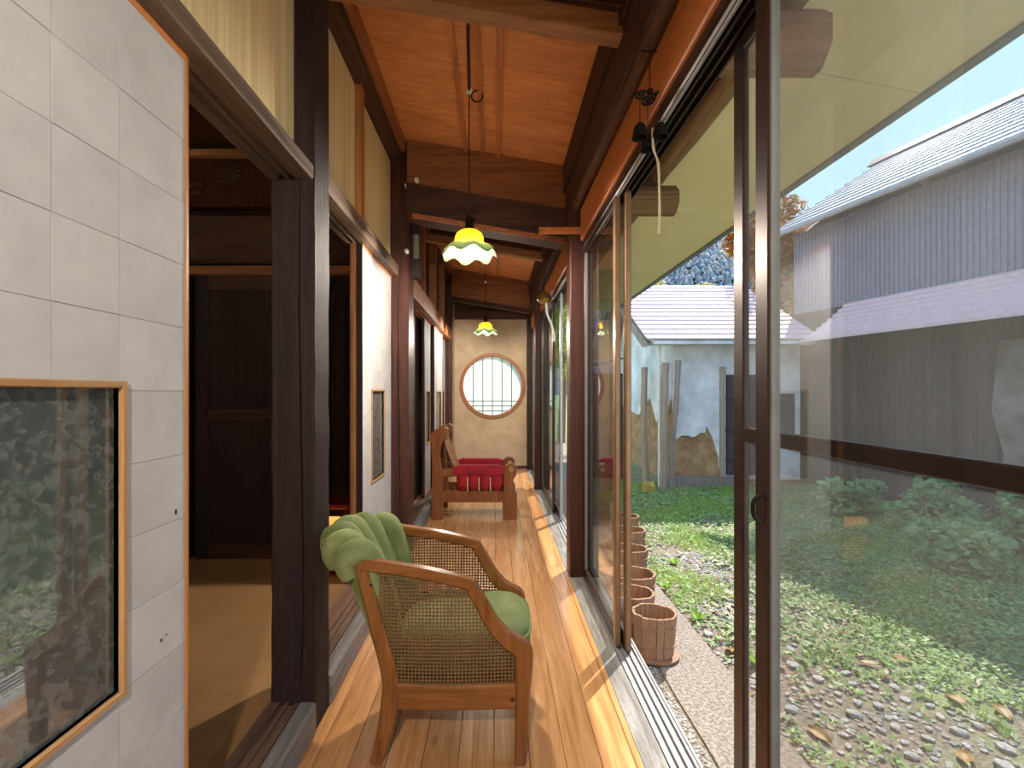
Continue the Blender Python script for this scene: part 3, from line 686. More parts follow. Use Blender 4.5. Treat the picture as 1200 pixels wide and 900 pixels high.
# ------------------------------------------------------------------ green cane armchair (faces +x)
ch = empty('armchair', (-.17, 1.755, 0), 0, 'green velvet tub armchair with woven cane sides and walnut frame', 'armchair')
OX = .17
def bez(pts, n=8): return smooth_path([(p[0]+OX, 0, p[1]) for p in pts], n)
def ribbon(path, widths, y0, y1, name, mat, parent):
    # path in xz, width measured in the xz plane, extruded in y
    m = MB(); secs = []
    for i, p in enumerate(path):
        d = (path[min(i+1, len(path)-1)]-path[max(i-1, 0)]).normalized(); nrm = Vector((-d.z, 0, d.x)); w = widths(i/(len(path)-1))/2; c = min(.006, w*.4)
        a, b2 = p-nrm*w, p+nrm*w; ai, bi = p-nrm*(w-c), p+nrm*(w-c)
        secs.append([(a.x, y0+c, a.z), (ai.x, y0, ai.z), (bi.x, y0, bi.z), (b2.x, y0+c, b2.z), (b2.x, y1-c, b2.z), (bi.x, y1, bi.z), (ai.x, y1, ai.z), (a.x, y1-c, a.z)])
    return m.loft(secs).build(name, M[mat], parent, True)
arm_path = [(-.44, .655), (-.36, .645), (-.25, .628), (-.14, .604), (-.075, .585)]
front_path = [(-.085, .59), (-.05, .53), (-.01, .46), (.035, .41), (.085, .375), (.092, .33), (.088, .23), (.085, .12), (.08, .0)]
rear_path = [(-.445, .66), (-.42, .56), (-.385, .43), (-.352, .30), (-.345, .22), (-.362, .12), (-.395, 0.0)]
cane_poly_top = lambda x: np.interp(x, [-.44, -.36, -.25, -.14, -.075, -.05, -.01, .035, .085], [.65, .64, .62, .6, .58, .53, .46, .41, .37])
for s in (-1, 1):
    yb = .205*s; y0, y1 = yb-.017, yb+.017
    ribbon(bez(arm_path), lambda t: .036, y0-.004, y1+.004, 'armrest', 'chairwood_x', ch)
    ribbon(bez(front_path), lambda t: np.interp(t, [0, .35, .5, .65, 1], [.04, .05, .066, .058, .036]), y0, y1, 'front_leg', 'chairwood', ch)
    ribbon(bez(rear_path), lambda t: np.interp(t, [0, .5, .7, 1], [.038, .05, .062, .036]), y0, y1, 'rear_leg', 'chairwood', ch)
    ribbon([Vector((-.335+OX, 0, .222)), Vector((-.14+OX, 0, .216)), Vector((.07+OX, 0, .222))], lambda t: .085, y0+.004, y1-.004, 'seat_rail', 'chairwood_x', ch)
    # cane sheet: one ring of strands round every hole
    cm = MB(); px_ = .0118; k = 0
    x = -.43
    xl = lambda z: np.interp(z, [.22, .30, .43, .56, .66], [-.33, -.335, -.37, -.405, -.43])
    nx, nz = int(.54/px_), int(.45/px_)
    for i in range(nx):
        for j in range(nz):
            xa = -.44+i*px_; za = .24+j*px_; xm, zm = xa+px_/2, za+px_/2
            if zm > cane_poly_top(xm)+.004 or xm < xl(zm)-.004: continue
            if xm > np.interp(zm, [.2, .36, .40, .46, .53, .6], [.08, .08, .045, 0, -.04, -.07]): continue
            rr = px_*.36; v = []
            bow = lambda xx, zz: yb+s*.012*math.sin(PI*min(1, max(0, (xx+.43)/.5)))
            for q in range(8):
                a = PI/8+q*PI/4; v.append((xm+OX+rr*math.cos(a), bow(xm, zm), zm+rr*math.sin(a)))
            crn = [(xa+px_, za+px_), (xa, za+px_), (xa, za), (xa+px_, za)]
            b0 = [(c_[0]+OX, bow(c_[0], 0), c_[1]) for c_ in crn]
            fs = []
            for q in range(4):
                A = 8+q; e1, e0 = 2*q+1, 2*q
                fs += [(A, e1, e0)]
                fs += [(A, (2*q+1), (2*q+2) % 8, 8+(q+1) % 4)]
            cm.add(v+b0, fs)
    co = cm.build('cane_panel', M['cane'], ch); sd = co.modifiers.new('thick', 'SOLIDIFY'); sd.thickness = .0022
    MB().sphere((.055+OX, yb+s*.016, .215), .007, 8, (1, .5, 1)).build('wood_plug', M['soil'], ch, True)
    MB().sphere((-.408+OX, yb+s*.016, .59), .006, 8, (1, .5, 1)).build('wood_plug', M['soil'], ch, True)
MB().timber(.04+OX, .085+OX, -.19, .19, .19, .27, 'y', .006, 0, 1).build('front_rail', M['chairwood_x'], ch)
MB().timber(-.36+OX, -.325+OX, -.19, .19, .19, .26, 'y', .006, 0, 1).build('rear_rail', M['chairwood_x'], ch)
# seat
MB().timber(-.325+OX, .045+OX, -.183, .183, .2, .275, 'x', .01, 0, 1).build('seat_base', M['soil'], ch)
def cushion(u, v):
    # superellipsoid
    a = 2*PI*u; bb_ = -PI/2+PI*v
    e = lambda t, p: math.copysign(abs(t)**p, t)
    return (-.11+OX+.235*e(math.cos(bb_), .35)*e(math.cos(a), .45), .184*e(math.cos(bb_), .35)*e(math.sin(a), .45), .338+.088*e(math.sin(bb_), .6)+.004*math.cos(a))
cu = MB().surf(cushion, 48, 20, True).build('seat_cushion', M['green'], ch, True)
pp = []
for k in range(49):
    a = 2*PI*k/48; e = lambda t, p: math.copysign(abs(t)**p, t)
    pp.append((-.11+OX+.236*e(math.cos(a), .45), .185*e(math.sin(a), .45), .375+.012*math.cos(a)))
MB().tube(pp, .005, 6).build('piping', M['green'], cu, True)
# channelled back: closed cross-sections rising from the seat to the rolled top
def backsec(v, inner):
    z = .24+.49*v
    return z
def back(u, v):
    # u 0..1 goes round the section loop (outer face then inner face), v up
    half = u < .5; t = (u*2 if half else 2-u*2); th = (t-.5)*2      # th -1..1 near..far
    zz = .22+.47*v; lean = .12*v**1.15; wid = .185+.028*v
    mid = -.385-lean-.065*v; ends = -.35-.085*v
    bow = (1-abs(th)**2.2)
    xo = ends+(mid-ends)*bow; yo = wid*math.copysign(abs(th)**.9, th)
    if half:
        r = .075*max(0, (v-.6)/.4)**1.3; return (xo-.012-r*.7*bow-.006*v+OX, yo*1.02, zz-.03*(1-bow)*v)
    chn = abs(math.sin(th*2.5*PI/2+PI/2*0))  # tufted channels
    puff = .012
    return (xo+.05+puff*1.0+OX, yo*.9, zz+.0*v-.03*(1-bow)*v)
secs = []
nv = 26
for j in range(nv):
    v = j/(nv-1); secs.append([back(i/80+1e-6, v) for i in range(80)])
# rolled, rounded top closing the shell
top = secs[-1]; cxm = sum(p[0] for p in top)/80
for k in range(1, 7):
    f = math.cos(k/6.5*PI/2); up = math.sin(k/6.5*PI/2)
    s2 = []
    for i, p in enumerate(top):
        q = top[(79-i) % 80]; mx_, my_ = (p[0]+q[0])/2, (p[1]+q[1])/2
        s2.append((mx_+(p[0]-mx_)*f, my_+(p[1]-my_)*f, p[2]+.03*up))
    secs.append(s2)
bk = MB().loft(secs).build('backrest', M['green'], ch); bk.data.shade_smooth(); bk.modifiers.new('sub', 'SUBSURF').render_levels = 1

for th in (-.88, -.56, -.2, .2, .56, .88):
    def bs(v):
        bow = 1-abs(th)**2.2; ends = -.35-.085*v; mid = -.385-.12*v**1.15-.065*v
        return ends+(mid-ends)*bow, (.185+.028*v)*math.copysign(abs(th)**.9, th), .22+.47*v-.03*(1-bow)*v
    pth, rad = [], []
    for v in (.3, .45, .6, .75, .88, 1.0):
        x, y, z = bs(v); pth.append((x+.05+OX-.02*max(0, v-.8)*5, y*.9, z)); rad.append(.03+.018*v)
    x, y, z = bs(1.0)
    pth += [(x+.008+OX, y*.92, z+.012), (x-.022+OX, y*.95, z+.0), (x-.03+OX, y*.97, z-.03), (x-.02+OX, y*.97, z-.07)]; rad += [.05, .048, .04, .026]
    P_ = smooth_path(pth, 4); rr_ = list(np.interp([i/(len(P_)-1) for i in range(len(P_))], [i/(len(rad)-1) for i in range(len(rad))], rad))
    MB().tube(P_, rr_, 16).build('back_channel', M['green'], ch).data.shade_smooth()

# ------------------------------------------------------------------ red lounge chair (faces +x)
sf = empty('lounge_chair', (-.2, 4.76, 0), 0, 'carved brown wooden lounge chair with red velvet cushions and scalloped red arm drapes', 'armchair')
def sx_(p): return (p-581)/550*4.5+.2
def sz_(p): return 1.22-(p-460)/550*4.5
bp = [(505, 609), (519, 609), (519, 555), (517, 546), (515, 535), (516, 524), (520, 515), (524, 509), (525, 503), (521, 500), (515, 502), (509, 504), (505, 508), (504, 514), (505, 525), (506, 545)]
fp = [(590, 609.5), (606, 609.5), (606, 579), (603, 575), (601, 569), (602, 562), (605, 556), (606, 549), (603, 544), (597, 543), (592, 546), (590, 551)]
for yo in (-.26, .2):
    MB().prism([(sx_(a), sz_(b2)) for a, b2 in bp], 'y', yo, yo+.06).build('back_post', M['sofa_wood'], sf, bevel=.008)
    MB().prism([(sx_(a), sz_(b2)) for a, b2 in fp], 'y', yo, yo+.06).build('front_post', M['sofa_wood'], sf, bevel=.008)
    MB().tube([(sx_(599), yo-.006, sz_(550)), (sx_(599), yo+.066, sz_(550))], .022, 12).build('rosette', M['tan_x'], sf)
    MB().timber(sx_(518), sx_(591), yo+.01, yo+.05, sz_(589), sz_(576), 'x', .005, 0, 1).build('side_rail', M['sofa_wood'], sf)
    MB().timber(sx_(516), sx_(534), yo+.005, yo+.055, sz_(559), sz_(550), 'x', .005, 0, 1).build('arm_bracket', M['sofa_wood'], sf)
    # padded arm and its scalloped drape
    def pad(u, v):
        a = 2*PI*u; x = sx_(531)+(sx_(591)-sx_(531))*v; e = lambda t, p: math.copysign(abs(t)**p, t)
        sh_ = .96 if 0 < v < 1 else .6
        return (x, yo+.03+.045*sh_*e(math.cos(a), .6), (sz_(559)+sz_(545))/2+.06*sh_*e(math.sin(a), .6))
    MB().surf(pad, 20, 10, True).build('arm_pad', M['red'], sf, True)
    for k in range(4):
        x0_ = sx_(534.6+k*13.3); x1_ = sx_(549.6+k*13.3)
        def lobe(u, v):
            a = 2*PI*u; t = v; r = max(.12, 1-max(0, (t-.45)/.55)**2.2)
            return ((x0_+x1_)/2+(x1_-x0_)/2*r*math.cos(a), yo+.03+.05*r*math.sin(a), sz_(557)-(sz_(557)-sz_(577))*t)
        MB().surf(lobe, 16, 9, True).build('scallop', M['red'], sf, True)
        if k: 
            xx = (x0_+sx_(536+k*13.3-1))/2
            MB().tube([(xx, yo-.015, sz_(559)), (xx, yo-.02, sz_(567)), (xx, yo-.008, sz_(575))], .006, 6).build('cream_cord', plain('cream_cord', (206, 176, 130), .7) if 'cream_cord' not in bpy.data.materials else bpy.data.materials['cream_cord'], sf, True)
for k in range(4):
    t = k/3; yy = -.17+.34*t
    MB().tube([(sx_(518), yy, sz_(512)), (sx_(526), yy, sz_(534)), (sx_(534), yy, sz_(556))], .014, 8).build('back_slat', M['tan_x'], sf, True)
MB().timber(sx_(514), sx_(521), -.2, .2, sz_(515), sz_(505), 'y', .006, 0, 1).build('top_rail', M['sofa_wood'], sf)
MB().timber(sx_(593), sx_(601), -.2, .2, sz_(588), sz_(574), 'y', .006, 0, 1).build('front_rail', M['sofa_wood'], sf)
def seatc(u, v):
    a = 2*PI*u; bb_ = -PI/2+PI*v; e = lambda t, p: math.copysign(abs(t)**p, t)
    return (sx_(563)+.24*e(math.cos(bb_), .4)*e(math.cos(a), .4), .19*e(math.cos(bb_), .4)*e(math.sin(a), .4), .36+.07*e(math.sin(bb_), .6))
MB().surf(seatc, 32, 14, True).build('seat_cushion', M['red'], sf, True)

# ------------------------------------------------------------------ wind chime and small fittings
wc = empty('wind_chime', (.535, 1.63, 2.1), 0, 'black iron wind chime with three bells and a hanging paper slip', 'wind chime')
MB().tube([(-.03, 0, .305), (.03, 0, .305)], .003, 6).build('nail', M['iron'], wc, True)
MB().tube([(0, 0, .305), (0, 0, .175)], .002, 6).build('thread', M['cord'], wc, True)
tp = MB(); tp.sphere((0, 0, .165), .012, 8)
for k in range(3):
    a = math.atan2(*((-.005, -.036), (.0, .036), (.035, .004))[k])
    for q in range(2):
        rr = .02+.022*q
        tp.tube([(.03*math.cos(a)+rr*.5*math.cos(t), .03*math.sin(a)+rr*.5*math.sin(t), .155-.004*q) for t in [2*PI*i/12 for i in range(13)]], .004, 6)
tp.build('openwork_top', M['iron'], wc, True)
for k in range(3):
    bx_, by_ = ((-.036, -.005), (.036, .0), (.004, .035))[k]; dz = (0, .004, -.02)[k]
    th = MB(); th.tube([(bx_, by_, .15), (bx_, by_, .05+dz)], .0016, 5); th.build('thread', M['cord'], wc, True)
    be = MB(); be.lathe([(.001, .052), (.012, .05), (.021, .038), (.025, .018), (.028, 0), (.025, .001), (.022, .02), (.016, .036), (.001, .046)], 20, (bx_, by_, dz)); be.build('bell', M['iron'], wc, True)
sp = MB(); path = smooth_path([(.01, 0, .04), (.012, 0, -.03), (.03, .004, -.08), (.034, 0, -.2), (.032, 0, -.33)], 5)
secs = [[(p.x-.004, p.y, p.z), (p.x+.004, p.y+.003*math.sin(i), p.z), (p.x+.004, p.y+.002+.003*math.sin(i), p.z), (p.x-.004, p.y+.002, p.z)] for i, p in enumerate(path)]
sp.loft(secs).build('paper_slip', plain('aged_paper', (190, 176, 140), .8), wc)
bh = empty('brass_bell', (.485, 4.7, 2.15), 0, 'round brass bell with a white strap hung on the wall plate', 'bell')
MB().lathe([(.001, .075), (.05, .065), (.072, .03), (.075, 0), (.05, -.03), (.001, -.04)], 24, (0, 0, 0)).build('bell_body', M['brass'], bh, True)
MB().tube(smooth_path([(.02, 0, -.03), (.03, 0, -.14), (.07, 0, -.24), (.1, 0, -.36), (.095, 0, -.42)], 5), .012, 8).build('strap', M['white_paint'], bh, True)
MB().tube([(0, 0, .07), (.0, 0, .32)], .004, 6).build('hanger', M['iron'], bh, True)
for k, (X, Z) in enumerate(((-.655, 2.74), (-.57, 2.75), (-.655, 2.26))):
    kn = MB(); kn.lathe([(.001, -.02), (.016, -.016), (.016, -.004), (.009, 0), (.016, .004), (.016, .016), (.001, .02)], 14)
    o = kn.build('insulator_knob', M['white_paint'], None, True, (X, 3.46 if k != 1 else 3.385, Z)); o.rotation_euler = (PI/2, 0, 0)
    tag(o, ('white porcelain insulator knob on the red-brown post, upper', 'white porcelain insulator knob on the dark cross beam', 'white porcelain insulator knob on the red-brown post, lower')[k], 'insulator', 'porcelain wiring knobs')
cd = empty('conduit', (-.615, 3.62, 2.1), 0, 'grey pipe held between two dark wooden blocks on the post', 'pipe')
MB().timber(-.035, .035, -.05, .05, .0, .14, 'z', .005, 0, 1).build('block', M['dark_post'], cd)
MB().timber(-.035, .035, -.05, .05, .33, .46, 'z', .005, 0, 1).build('block', M['dark_post'], cd)
MB().tube([(0, 0, .14), (0, 0, .33)], .026, 12).build('pipe', plain('grey_pipe', (140, 132, 124), .5), cd, True)

# ================================================================== OUTSIDE: eaves
ev = empty('eave', label='deep roof eave with cream plywood soffit and rough log purlins', cat='eave', kind='structure')
ez = lambda x: 2.80-.2*(x-1.1)
for y0, y1 in ((-2.6, -1.42), (-1.42, .4), (.4, 2.2), (2.2, 3.9), (3.9, 5.72), (5.72, 7.54), (7.54, 8.2)):
    MB().prism([(.64, ez(.64)), (2.0, ez(2.0)), (2.0, ez(2.0)+.012), (.64, ez(.64)+.012)], 'y', y0+.003, y1-.003).build('soffit_panel', M['soffit'], ev)
MB().prism([(1.99, ez(2.0)-.015), (2.03, ez(2.0)-.02), (2.03, ez(2.0)+.1), (1.99, ez(2.0)+.1)], 'y', -2.6, 8.2).build('fascia', plain('blue_grey_fascia', (120, 132, 140), .5), ev)
MB().prism([(.5, ez(.5)+.35), (2.05, ez(2.0)+.1), (2.05, ez(2.0)+.13), (.5, ez(.5)+.38)], 'y', -2.6, 8.2).build('roof_sheet', M['ridge'], ev)
for xx, zz, r in ((1.1, 2.70, .07), (.94, 2.70, .055)):
    pts = [(xx+.008*math.sin(k*1.7+xx), -2.6+10.6*k/24, zz+.008*math.cos(k*1.1)) for k in range(25)]
    MB().tube(pts, [r*(1+.06*math.sin(k*2.3)) for k in range(25)], 10).build('purlin_log', M['rough_y'], ev, True)
for yy, hh in ((-1.1, .22), (1.78, .225), (3.2, .19), (5.95, .2)):
    secs = []
    for k, x in enumerate((.662, .8, 1.0, 1.22)):
        w = .085; z0, z1 = 2.43, 2.43+hh; c = .06; j = R.uniform(-.006, .006)
        secs.append([(x, yy-w+c, z0), (x, yy+w-c, z0), (x, yy+w, z0+c), (x, yy+w, z1-c), (x, yy+w-c, z1), (x, yy-w+c, z1), (x, yy-w+j, z1-c), (x, yy-w+j, z0+c)])
    MB().loft(secs).build('projecting_beam', M['rough_x'], ev)
MB().box(.615, .66, YB, YE, 2.222, 2.95).build('outer_fascia_board', M['rough_y'], ev)

# ------------------------------------------------------------------ ground
GZ = -.5
def gmat():
    m, nt, b, out = newmat('garden_ground'); L = nt.links.new
    mp = coords(nt, (1, 1, 1), False)
    n1 = N(nt, 'ShaderNodeTexNoise', Scale=1.1, Detail=8.0, Roughness=.65); L(mp.outputs[0], n1.inputs['Vector'])
    n2 = N(nt, 'ShaderNodeTexNoise', Scale=38.0, Detail=6.0, Roughness=.7); L(mp.outputs[0], n2.inputs['Vector'])
    dirt = ramp(nt, n2.outputs[0], [(.3, lin((96, 80, 64))), (.55, lin((146, 132, 116))), (.75, lin((176, 166, 152)))])
    moss = ramp(nt, n2.outputs[0], [(.3, lin((112, 128, 76))), (.7, lin((166, 178, 122)))])
    sx = N(nt, 'ShaderNodeSeparateXYZ'); L(mp.outputs[0], sx.inputs[0])
    mr = N(nt, 'ShaderNodeMapRange'); mr.inputs[1].default_value = 1.6; mr.inputs[2].default_value = 3.4; mr.inputs[3].default_value = -.18; mr.inputs[4].default_value = .1; L(sx.outputs[0], mr.inputs[0])
    ad = N(nt, 'ShaderNodeMath', operation='ADD'); L(n1.outputs[0], ad.inputs[0]); L(mr.outputs[0], ad.inputs[1])
    f = ramp(nt, ad.outputs[0], [(.42, (0, 0, 0, 1)), (.54, (1, 1, 1, 1))])
    mx = N(nt, 'ShaderNodeMix', data_type='RGBA'); L(f.outputs[0], mx.inputs[0]); L(dirt.outputs[0], mx.inputs[6]); L(moss.outputs[0], mx.inputs[7])
    L(mx.outputs[2], b.inputs['Base Color']); b.inputs['Roughness'].default_value = .95; bump(nt, b, n2.outputs[0], .8, .02); return m
def gh(x, y): return GZ+.035*noise.noise((x*.9, y*.9, 3.1))*min(1, max(0, (x-1.3)/1.2))+.012*noise.noise((x*5, y*5, 1.0))*min(1, max(0, (x-1.42)/.3))+.022*min(1, max(0, (1.1-x)/.08))
gm = MB(); NX, NY = 110, 130
gxs = [.6+14*(i/NX)**1.5 for i in range(NX+1)]; gys = [-3+20*(j/NY) for j in range(NY+1)]
gm.v = [(x, y, gh(x, y)) for x in gxs for y in gys]; gm.f = [(i*(NY+1)+j, (i+1)*(NY+1)+j, (i+1)*(NY+1)+j+1, i*(NY+1)+j+1) for i in range(NX) for j in range(NY)]
ground = gm.build('ground', gmat(), None, True); tag(ground, 'mossy garden ground with bare gravelly soil between the house and storehouse', 'ground', kind='structure')
fg = MB().box(-30, 700, 16.5, 900, GZ-.3, GZ-.08); fg.box(14, 700, -200, 17, GZ-.3, GZ-.08); fg.box(-300, .7, 7.8, 17, GZ-.3, GZ-.08)
tag(fg.build('far_ground', M['shrub']), 'green land beyond the storehouse', 'ground', kind='structure')
# concrete apron
def slab_w(y): return .03*noise.noise((y*1.4, 5, 0))
sl_ = MB(); prof = [(1.02, GZ), (1.03, GZ+.02), (1.415, GZ+.018), (1.425, GZ)]
secs = []
for k in range(41):
    y = -2.5+7.05*k/40; w = slab_w(y); secs.append([(1.0+w, y, GZ-.05), (1.01+w, y, GZ+.03), (1.415, y, GZ+.032), (1.425, y, GZ+.02), (1.425, y, GZ-.05)])
tag(sl_.loft(secs).build('concrete_path', M['concrete']), 'strip of pebbled concrete paving along the veranda', 'path', kind='structure')

# things standing or lying on the ground: the loose cover grows and lies round them, not through them
BL = [(1.02, 3.02, .95), (.96, 3.31, 1.06), (1.08, 3.70, 1.2), (1.22, 4.25, 1.05), (1.4, 4.9, 1.1), (1.5, 5.45, 1.1)]
WEEDS = ((1.52, 3.55), (1.5, 4.1), (1.62, 2.95), (1.78, 4.7))
LEAVES = ((2.9, 2.25), (2.7, 2.5), (3.05, 2.1), (2.55, 2.6), (2.35, 2.95), (2.2, 2.2), (3.2, 2.45), (1.62, 2.35), (1.55, 3.1), (2.6, 3.0), (1.95, 1.85), (2.1, 1.72), (3.25, 2.3), (1.6, 2.0))
POSTS = ((2.98, 8.35, .095), (2.84, 8.9, .09), (3.17, 8.45, .08), (3.0, 8.6, .04))
STONES = []; rg_ = random.Random(33)
for k in range(2500):
    if len(STONES) >= 120: break
    t = rg_.random(); x = 1.75+1.15*t+rg_.gauss(0, .16); y = 2.75-1.1*t+rg_.gauss(0, .2); x = max(1.5, x); s = rg_.uniform(.018, .045)
    if any(math.hypot(x-q[0], y-q[1]) < 1.4*(s+q[2]) for q in STONES): continue
    if any(math.hypot(x-a, y-b) < .075+1.3*s for a, b in LEAVES) or any(math.hypot(x-a, y-b) < .08+1.3*s for a, b in WEEDS): continue
    STONES.append((x, y, s, rg_.randrange(6), rg_.uniform(0, 6)))
KEEP = {}
for a, b, r in [(q[0], q[1], 1.25*q[2]) for q in STONES]+[(a, b, .07) for a, b in LEAVES]+[(a, b, .075) for a, b in WEEDS]+[(a, b, .15*c_) for a, b, c_ in BL]+list(POSTS):
    for i in range(int((a-r-.06)//.1), int((a+r+.06)//.1)+1):
        for j in range(int((b-r-.06)//.1), int((b+r+.06)//.1)+1): KEEP.setdefault((i, j), []).append((a, b, r))
BC, BS = math.cos(math.atan2(.234, 1)), math.sin(math.atan2(.234, 1))
def blocked(x, y, m=0.0):
    for a, b, r in KEEP.get((int(x//.1), int(y//.1)), ()):
        if (x-a)**2+(y-b)**2 < (r+m)**2: return True
    if x > 3.22-m and y > 8.49-m: return True                                     # storehouse wall and footing
    if 2.55-m < x < 2.76+m and 8.09-m < y < 8.31+m: return True                   # yellow stone
    dx, dy = x-6.9, y-6.13; lx, ly = dx*BC+dy*BS, -dx*BS+dy*BC
    return lx > -.43-m and ly < 3.6+m                                             # barn
# scattered ground cover
def scatter_leaves(n, region, size, lift, aspect=.7, tilt=.5, dens=None, seed=1):
    rg_ = random.Random(seed); m = MB(); c = 0; tries = 0
    while c < n and tries < n*12:
        tries += 1
        x = rg_.uniform(region[0], region[1]); y = rg_.uniform(region[2], region[3])
        if dens and rg_.random() > dens(x, y): continue
        s = rg_.uniform(*size)
        if blocked(x, y, s): continue
        a = rg_.uniform(0, 2*PI); t1, t2 = rg_.uniform(-tilt, tilt), rg_.uniform(-tilt, tilt)
        ca, sa = math.cos(a), math.sin(a); z = gh(x, y)+rg_.uniform(*lift)
        pts = [(-s, 0), (-.2*s, -aspect*s*.6), (s, 0), (-.2*s, aspect*s*.6)]
        n0 = len(m.v)
        for p, q in pts:
            m.v.append((x+p*ca-q*sa, y+p*sa+q*ca, max(z+p*t1+q*t2, gh(x, y)+.002)))
        m.f.append((n0, n0+1, n0+2, n0+3)); c += 1
    return m
def gd(x, y):   # green density
    v = noise.noise((x*.8, y*.8, 0))*.9+noise.noise((x*2.3, y*2.3, 4))*.5
    base = np.interp(x, [1.45, 2.2, 2.8, 3.4, 6], [.55, .62, .85, .98, .98]); tt = min(1, max(0, (x-1.75)/1.15)); base -= .75*max(0, 1-abs(y-(2.75-1.1*tt))/.42)*(x < 3.1)
    if y > 4: base = max(base, np.interp(y, [4, 6], [.3, .8]))
    return min(1, max(0, base+v*.8-.08))
def ground_stuff(m, name, mat, label, cat): tag(m.build(name, M[mat]), label, cat, kind='stuff')
ground_stuff(scatter_leaves(80000, (1.45, 7, .6, 9), (.012, .026), (.004, .045), .9, .6, gd, 3), 'clover', 'clover', 'low green clover and weeds covering the garden ground', 'weeds')
gb = MB(); rg_ = random.Random(11); c = 0
while c < 26000:
    x, y = rg_.uniform(1.45, 6.5), rg_.uniform(.7, 9)
    if rg_.random() > max(0, min(1, (noise.noise((x*1.1, y*1.1, 9))-.08)*3.2)): continue
    if blocked(x, y, .03): continue
    a = rg_.uniform(0, 2*PI); h = rg_.uniform(.03, .085); w = .0035; ca, sa = math.cos(a), math.sin(a); bx_, by_ = rg_.uniform(-.03, .03), rg_.uniform(-.03, .03); z = gh(x, y)
    n0 = len(gb.v); gb.v += [(x-w*ca, y-w*sa, z), (x+w*ca, y+w*sa, z), (x+bx_, y+by_, z+h)]; gb.f.append((n0, n0+1, n0+2)); c += 1
ground_stuff(gb, 'grass', 'grass', 'tufts of bright green grass in the garden', 'grass')
ground_stuff(scatter_leaves(5200, (1.43, 6.5, .7, 8.6), (.018, .042), (.006, .03), .8, .35, lambda x, y: .25+.75*(noise.noise((x*1.2, y*1.2, 20)) > .05), 5), 'leaf_litter', 'litter', 'dry fallen leaves scattered over the garden', 'leaves')
# gravel
def pebble(seed, squash=.55):
    rg2 = random.Random(seed); bm = bmesh.new(); bmesh.ops.create_icosphere(bm, subdivisions=1, radius=1)
    ax = (rg2.uniform(.8, 1.3), rg2.uniform(.6, .9), squash*rg2.uniform(.7, 1.1))
    vs = [(v.co.x*ax[0]*rg2.uniform(.85, 1.12), v.co.y*ax[1]*rg2.uniform(.85, 1.12), v.co.z*ax[2]) for v in bm.verts]
    fs = [tuple(v.index for v in f.verts) for f in bm.faces]; bm.free(); return vs, fs
PB = [pebble(k) for k in range(8)]
gv = MB(); rg_ = random.Random(21); c = 0
while c < 12000:
    if c < 5200:
        x, y, s = rg_.uniform(.7, 1.02), rg_.uniform(.8, 4.6), rg_.uniform(.006, .013)
        if x+1.3*s > .998+slab_w(y) or any(math.hypot(x-a, (y-b)/.9) < .135*c_+1.3*s for a, b, c_ in BL[:3]): continue
    else:
        x, y, s = rg_.uniform(1.45, 4.2), rg_.uniform(.9, 5), rg_.uniform(.008, .02)
        if rg_.random() > max(0, .75-gd(x, y)*.8) or blocked(x, y, 1.1*s): continue
    v, f = PB[rg_.randrange(8)]; a = rg_.uniform(0, 2*PI); ca, sa = math.cos(a), math.sin(a); z = gh(x, y)+s*.2
    gv.add([(x+(p[0]*ca-p[1]*sa)*s, y+(p[0]*sa+p[1]*ca)*s, z+p[2]*s) for p in v], f); c += 1
ground_stuff(gv, 'gravel', 'gravel', 'fine grey gravel beside the concrete paving and in the garden', 'gravel')
stone_mesh = []
for k in range(6):
    v, f = pebble(40+k, .6); q = MB().add(v, f); stone_mesh.append(q.mesh('stone', M['gravel2'] if 'gravel2' in M else mottled('river_stone_%d' % k, (140, 140, 138), (196, 192, 186), 3, .8, .3, 20), True))
for x, y, s, mi, rot in STONES:
    me = stone_mesh[mi]
    o = inst('stone', me, None, (x, y, gh(x, y)+s*.25), (0, 0, rot), (s, s, s))
    tag(o, 'smooth grey river stone lying in the gravel patch outside the glass door', 'stone', 'river stones in the gravel patch')
lf = []
for k in range(3):
    q = MB(); rr2 = random.Random(k)
    q.surf(lambda u, v: ((u-.5)*2, (v-.5)*1.1*math.sin(PI*min(.97, max(.03, u)))**.7, .18*abs(v-.5)*2+.12*math.sin(3*u+k)), 8, 5); lf.append(q.mesh('leaf', M['litter'], True))
for k, (x, y) in enumerate(LEAVES):
    o = inst('fallen_leaf', lf[k % 3], None, (x, y, gh(x, y)+.012), (R.uniform(-.2, .2), R.uniform(-.2, .2), R.uniform(0, 6)), (.06, .06, .06))
    tag(o, 'large curled dry leaf lying on the garden gravel', 'leaf', 'large fallen leaves')

# ------------------------------------------------------------------ wooden buckets
def bucket():
    b = empty('wooden_bucket', (0, 0, 0), 0)
    st_ = MB(); n = 18
    for k in range(n):
        a0, a1 = 2*PI*(k+.03)/n, 2*PI*(k+.97)/n; j = R.uniform(-.003, .003); q = [] ; top = .27+R.uniform(-.004, .003)
        for z, ro_, ri_ in ((0, .125+j, .108), (top, .148+j, .132)):
            for a, r in ((a0, ro_), (a1, ro_), (a1, ri_), (a0, ri_)): q.append((r*math.cos(a), r*math.sin(a)*.86, z))
        st_.add(q, [(0, 1, 2, 3), (4, 7, 6, 5), (0, 4, 5, 1), (1, 5, 6, 2), (2, 6, 7, 3), (3, 7, 4, 0)])
    st_.build('staves', M['bucket'], b)
    for z in (.07, .2):
        r = .125+.023*z/.27+.003
        MB().tube([((r)*math.cos(2*PI*k/32), r*.86*math.sin(2*PI*k/32), z+.003*math.sin(k)) for k in range(33)], .0055, 6).build('hoop', M['hoop'], b, True)
    MB().lathe([(.001, .03), (.112, .03)], 24, sy=.86).build('bucket_bottom', M['soil'], b)
    return b
bproto = bucket()
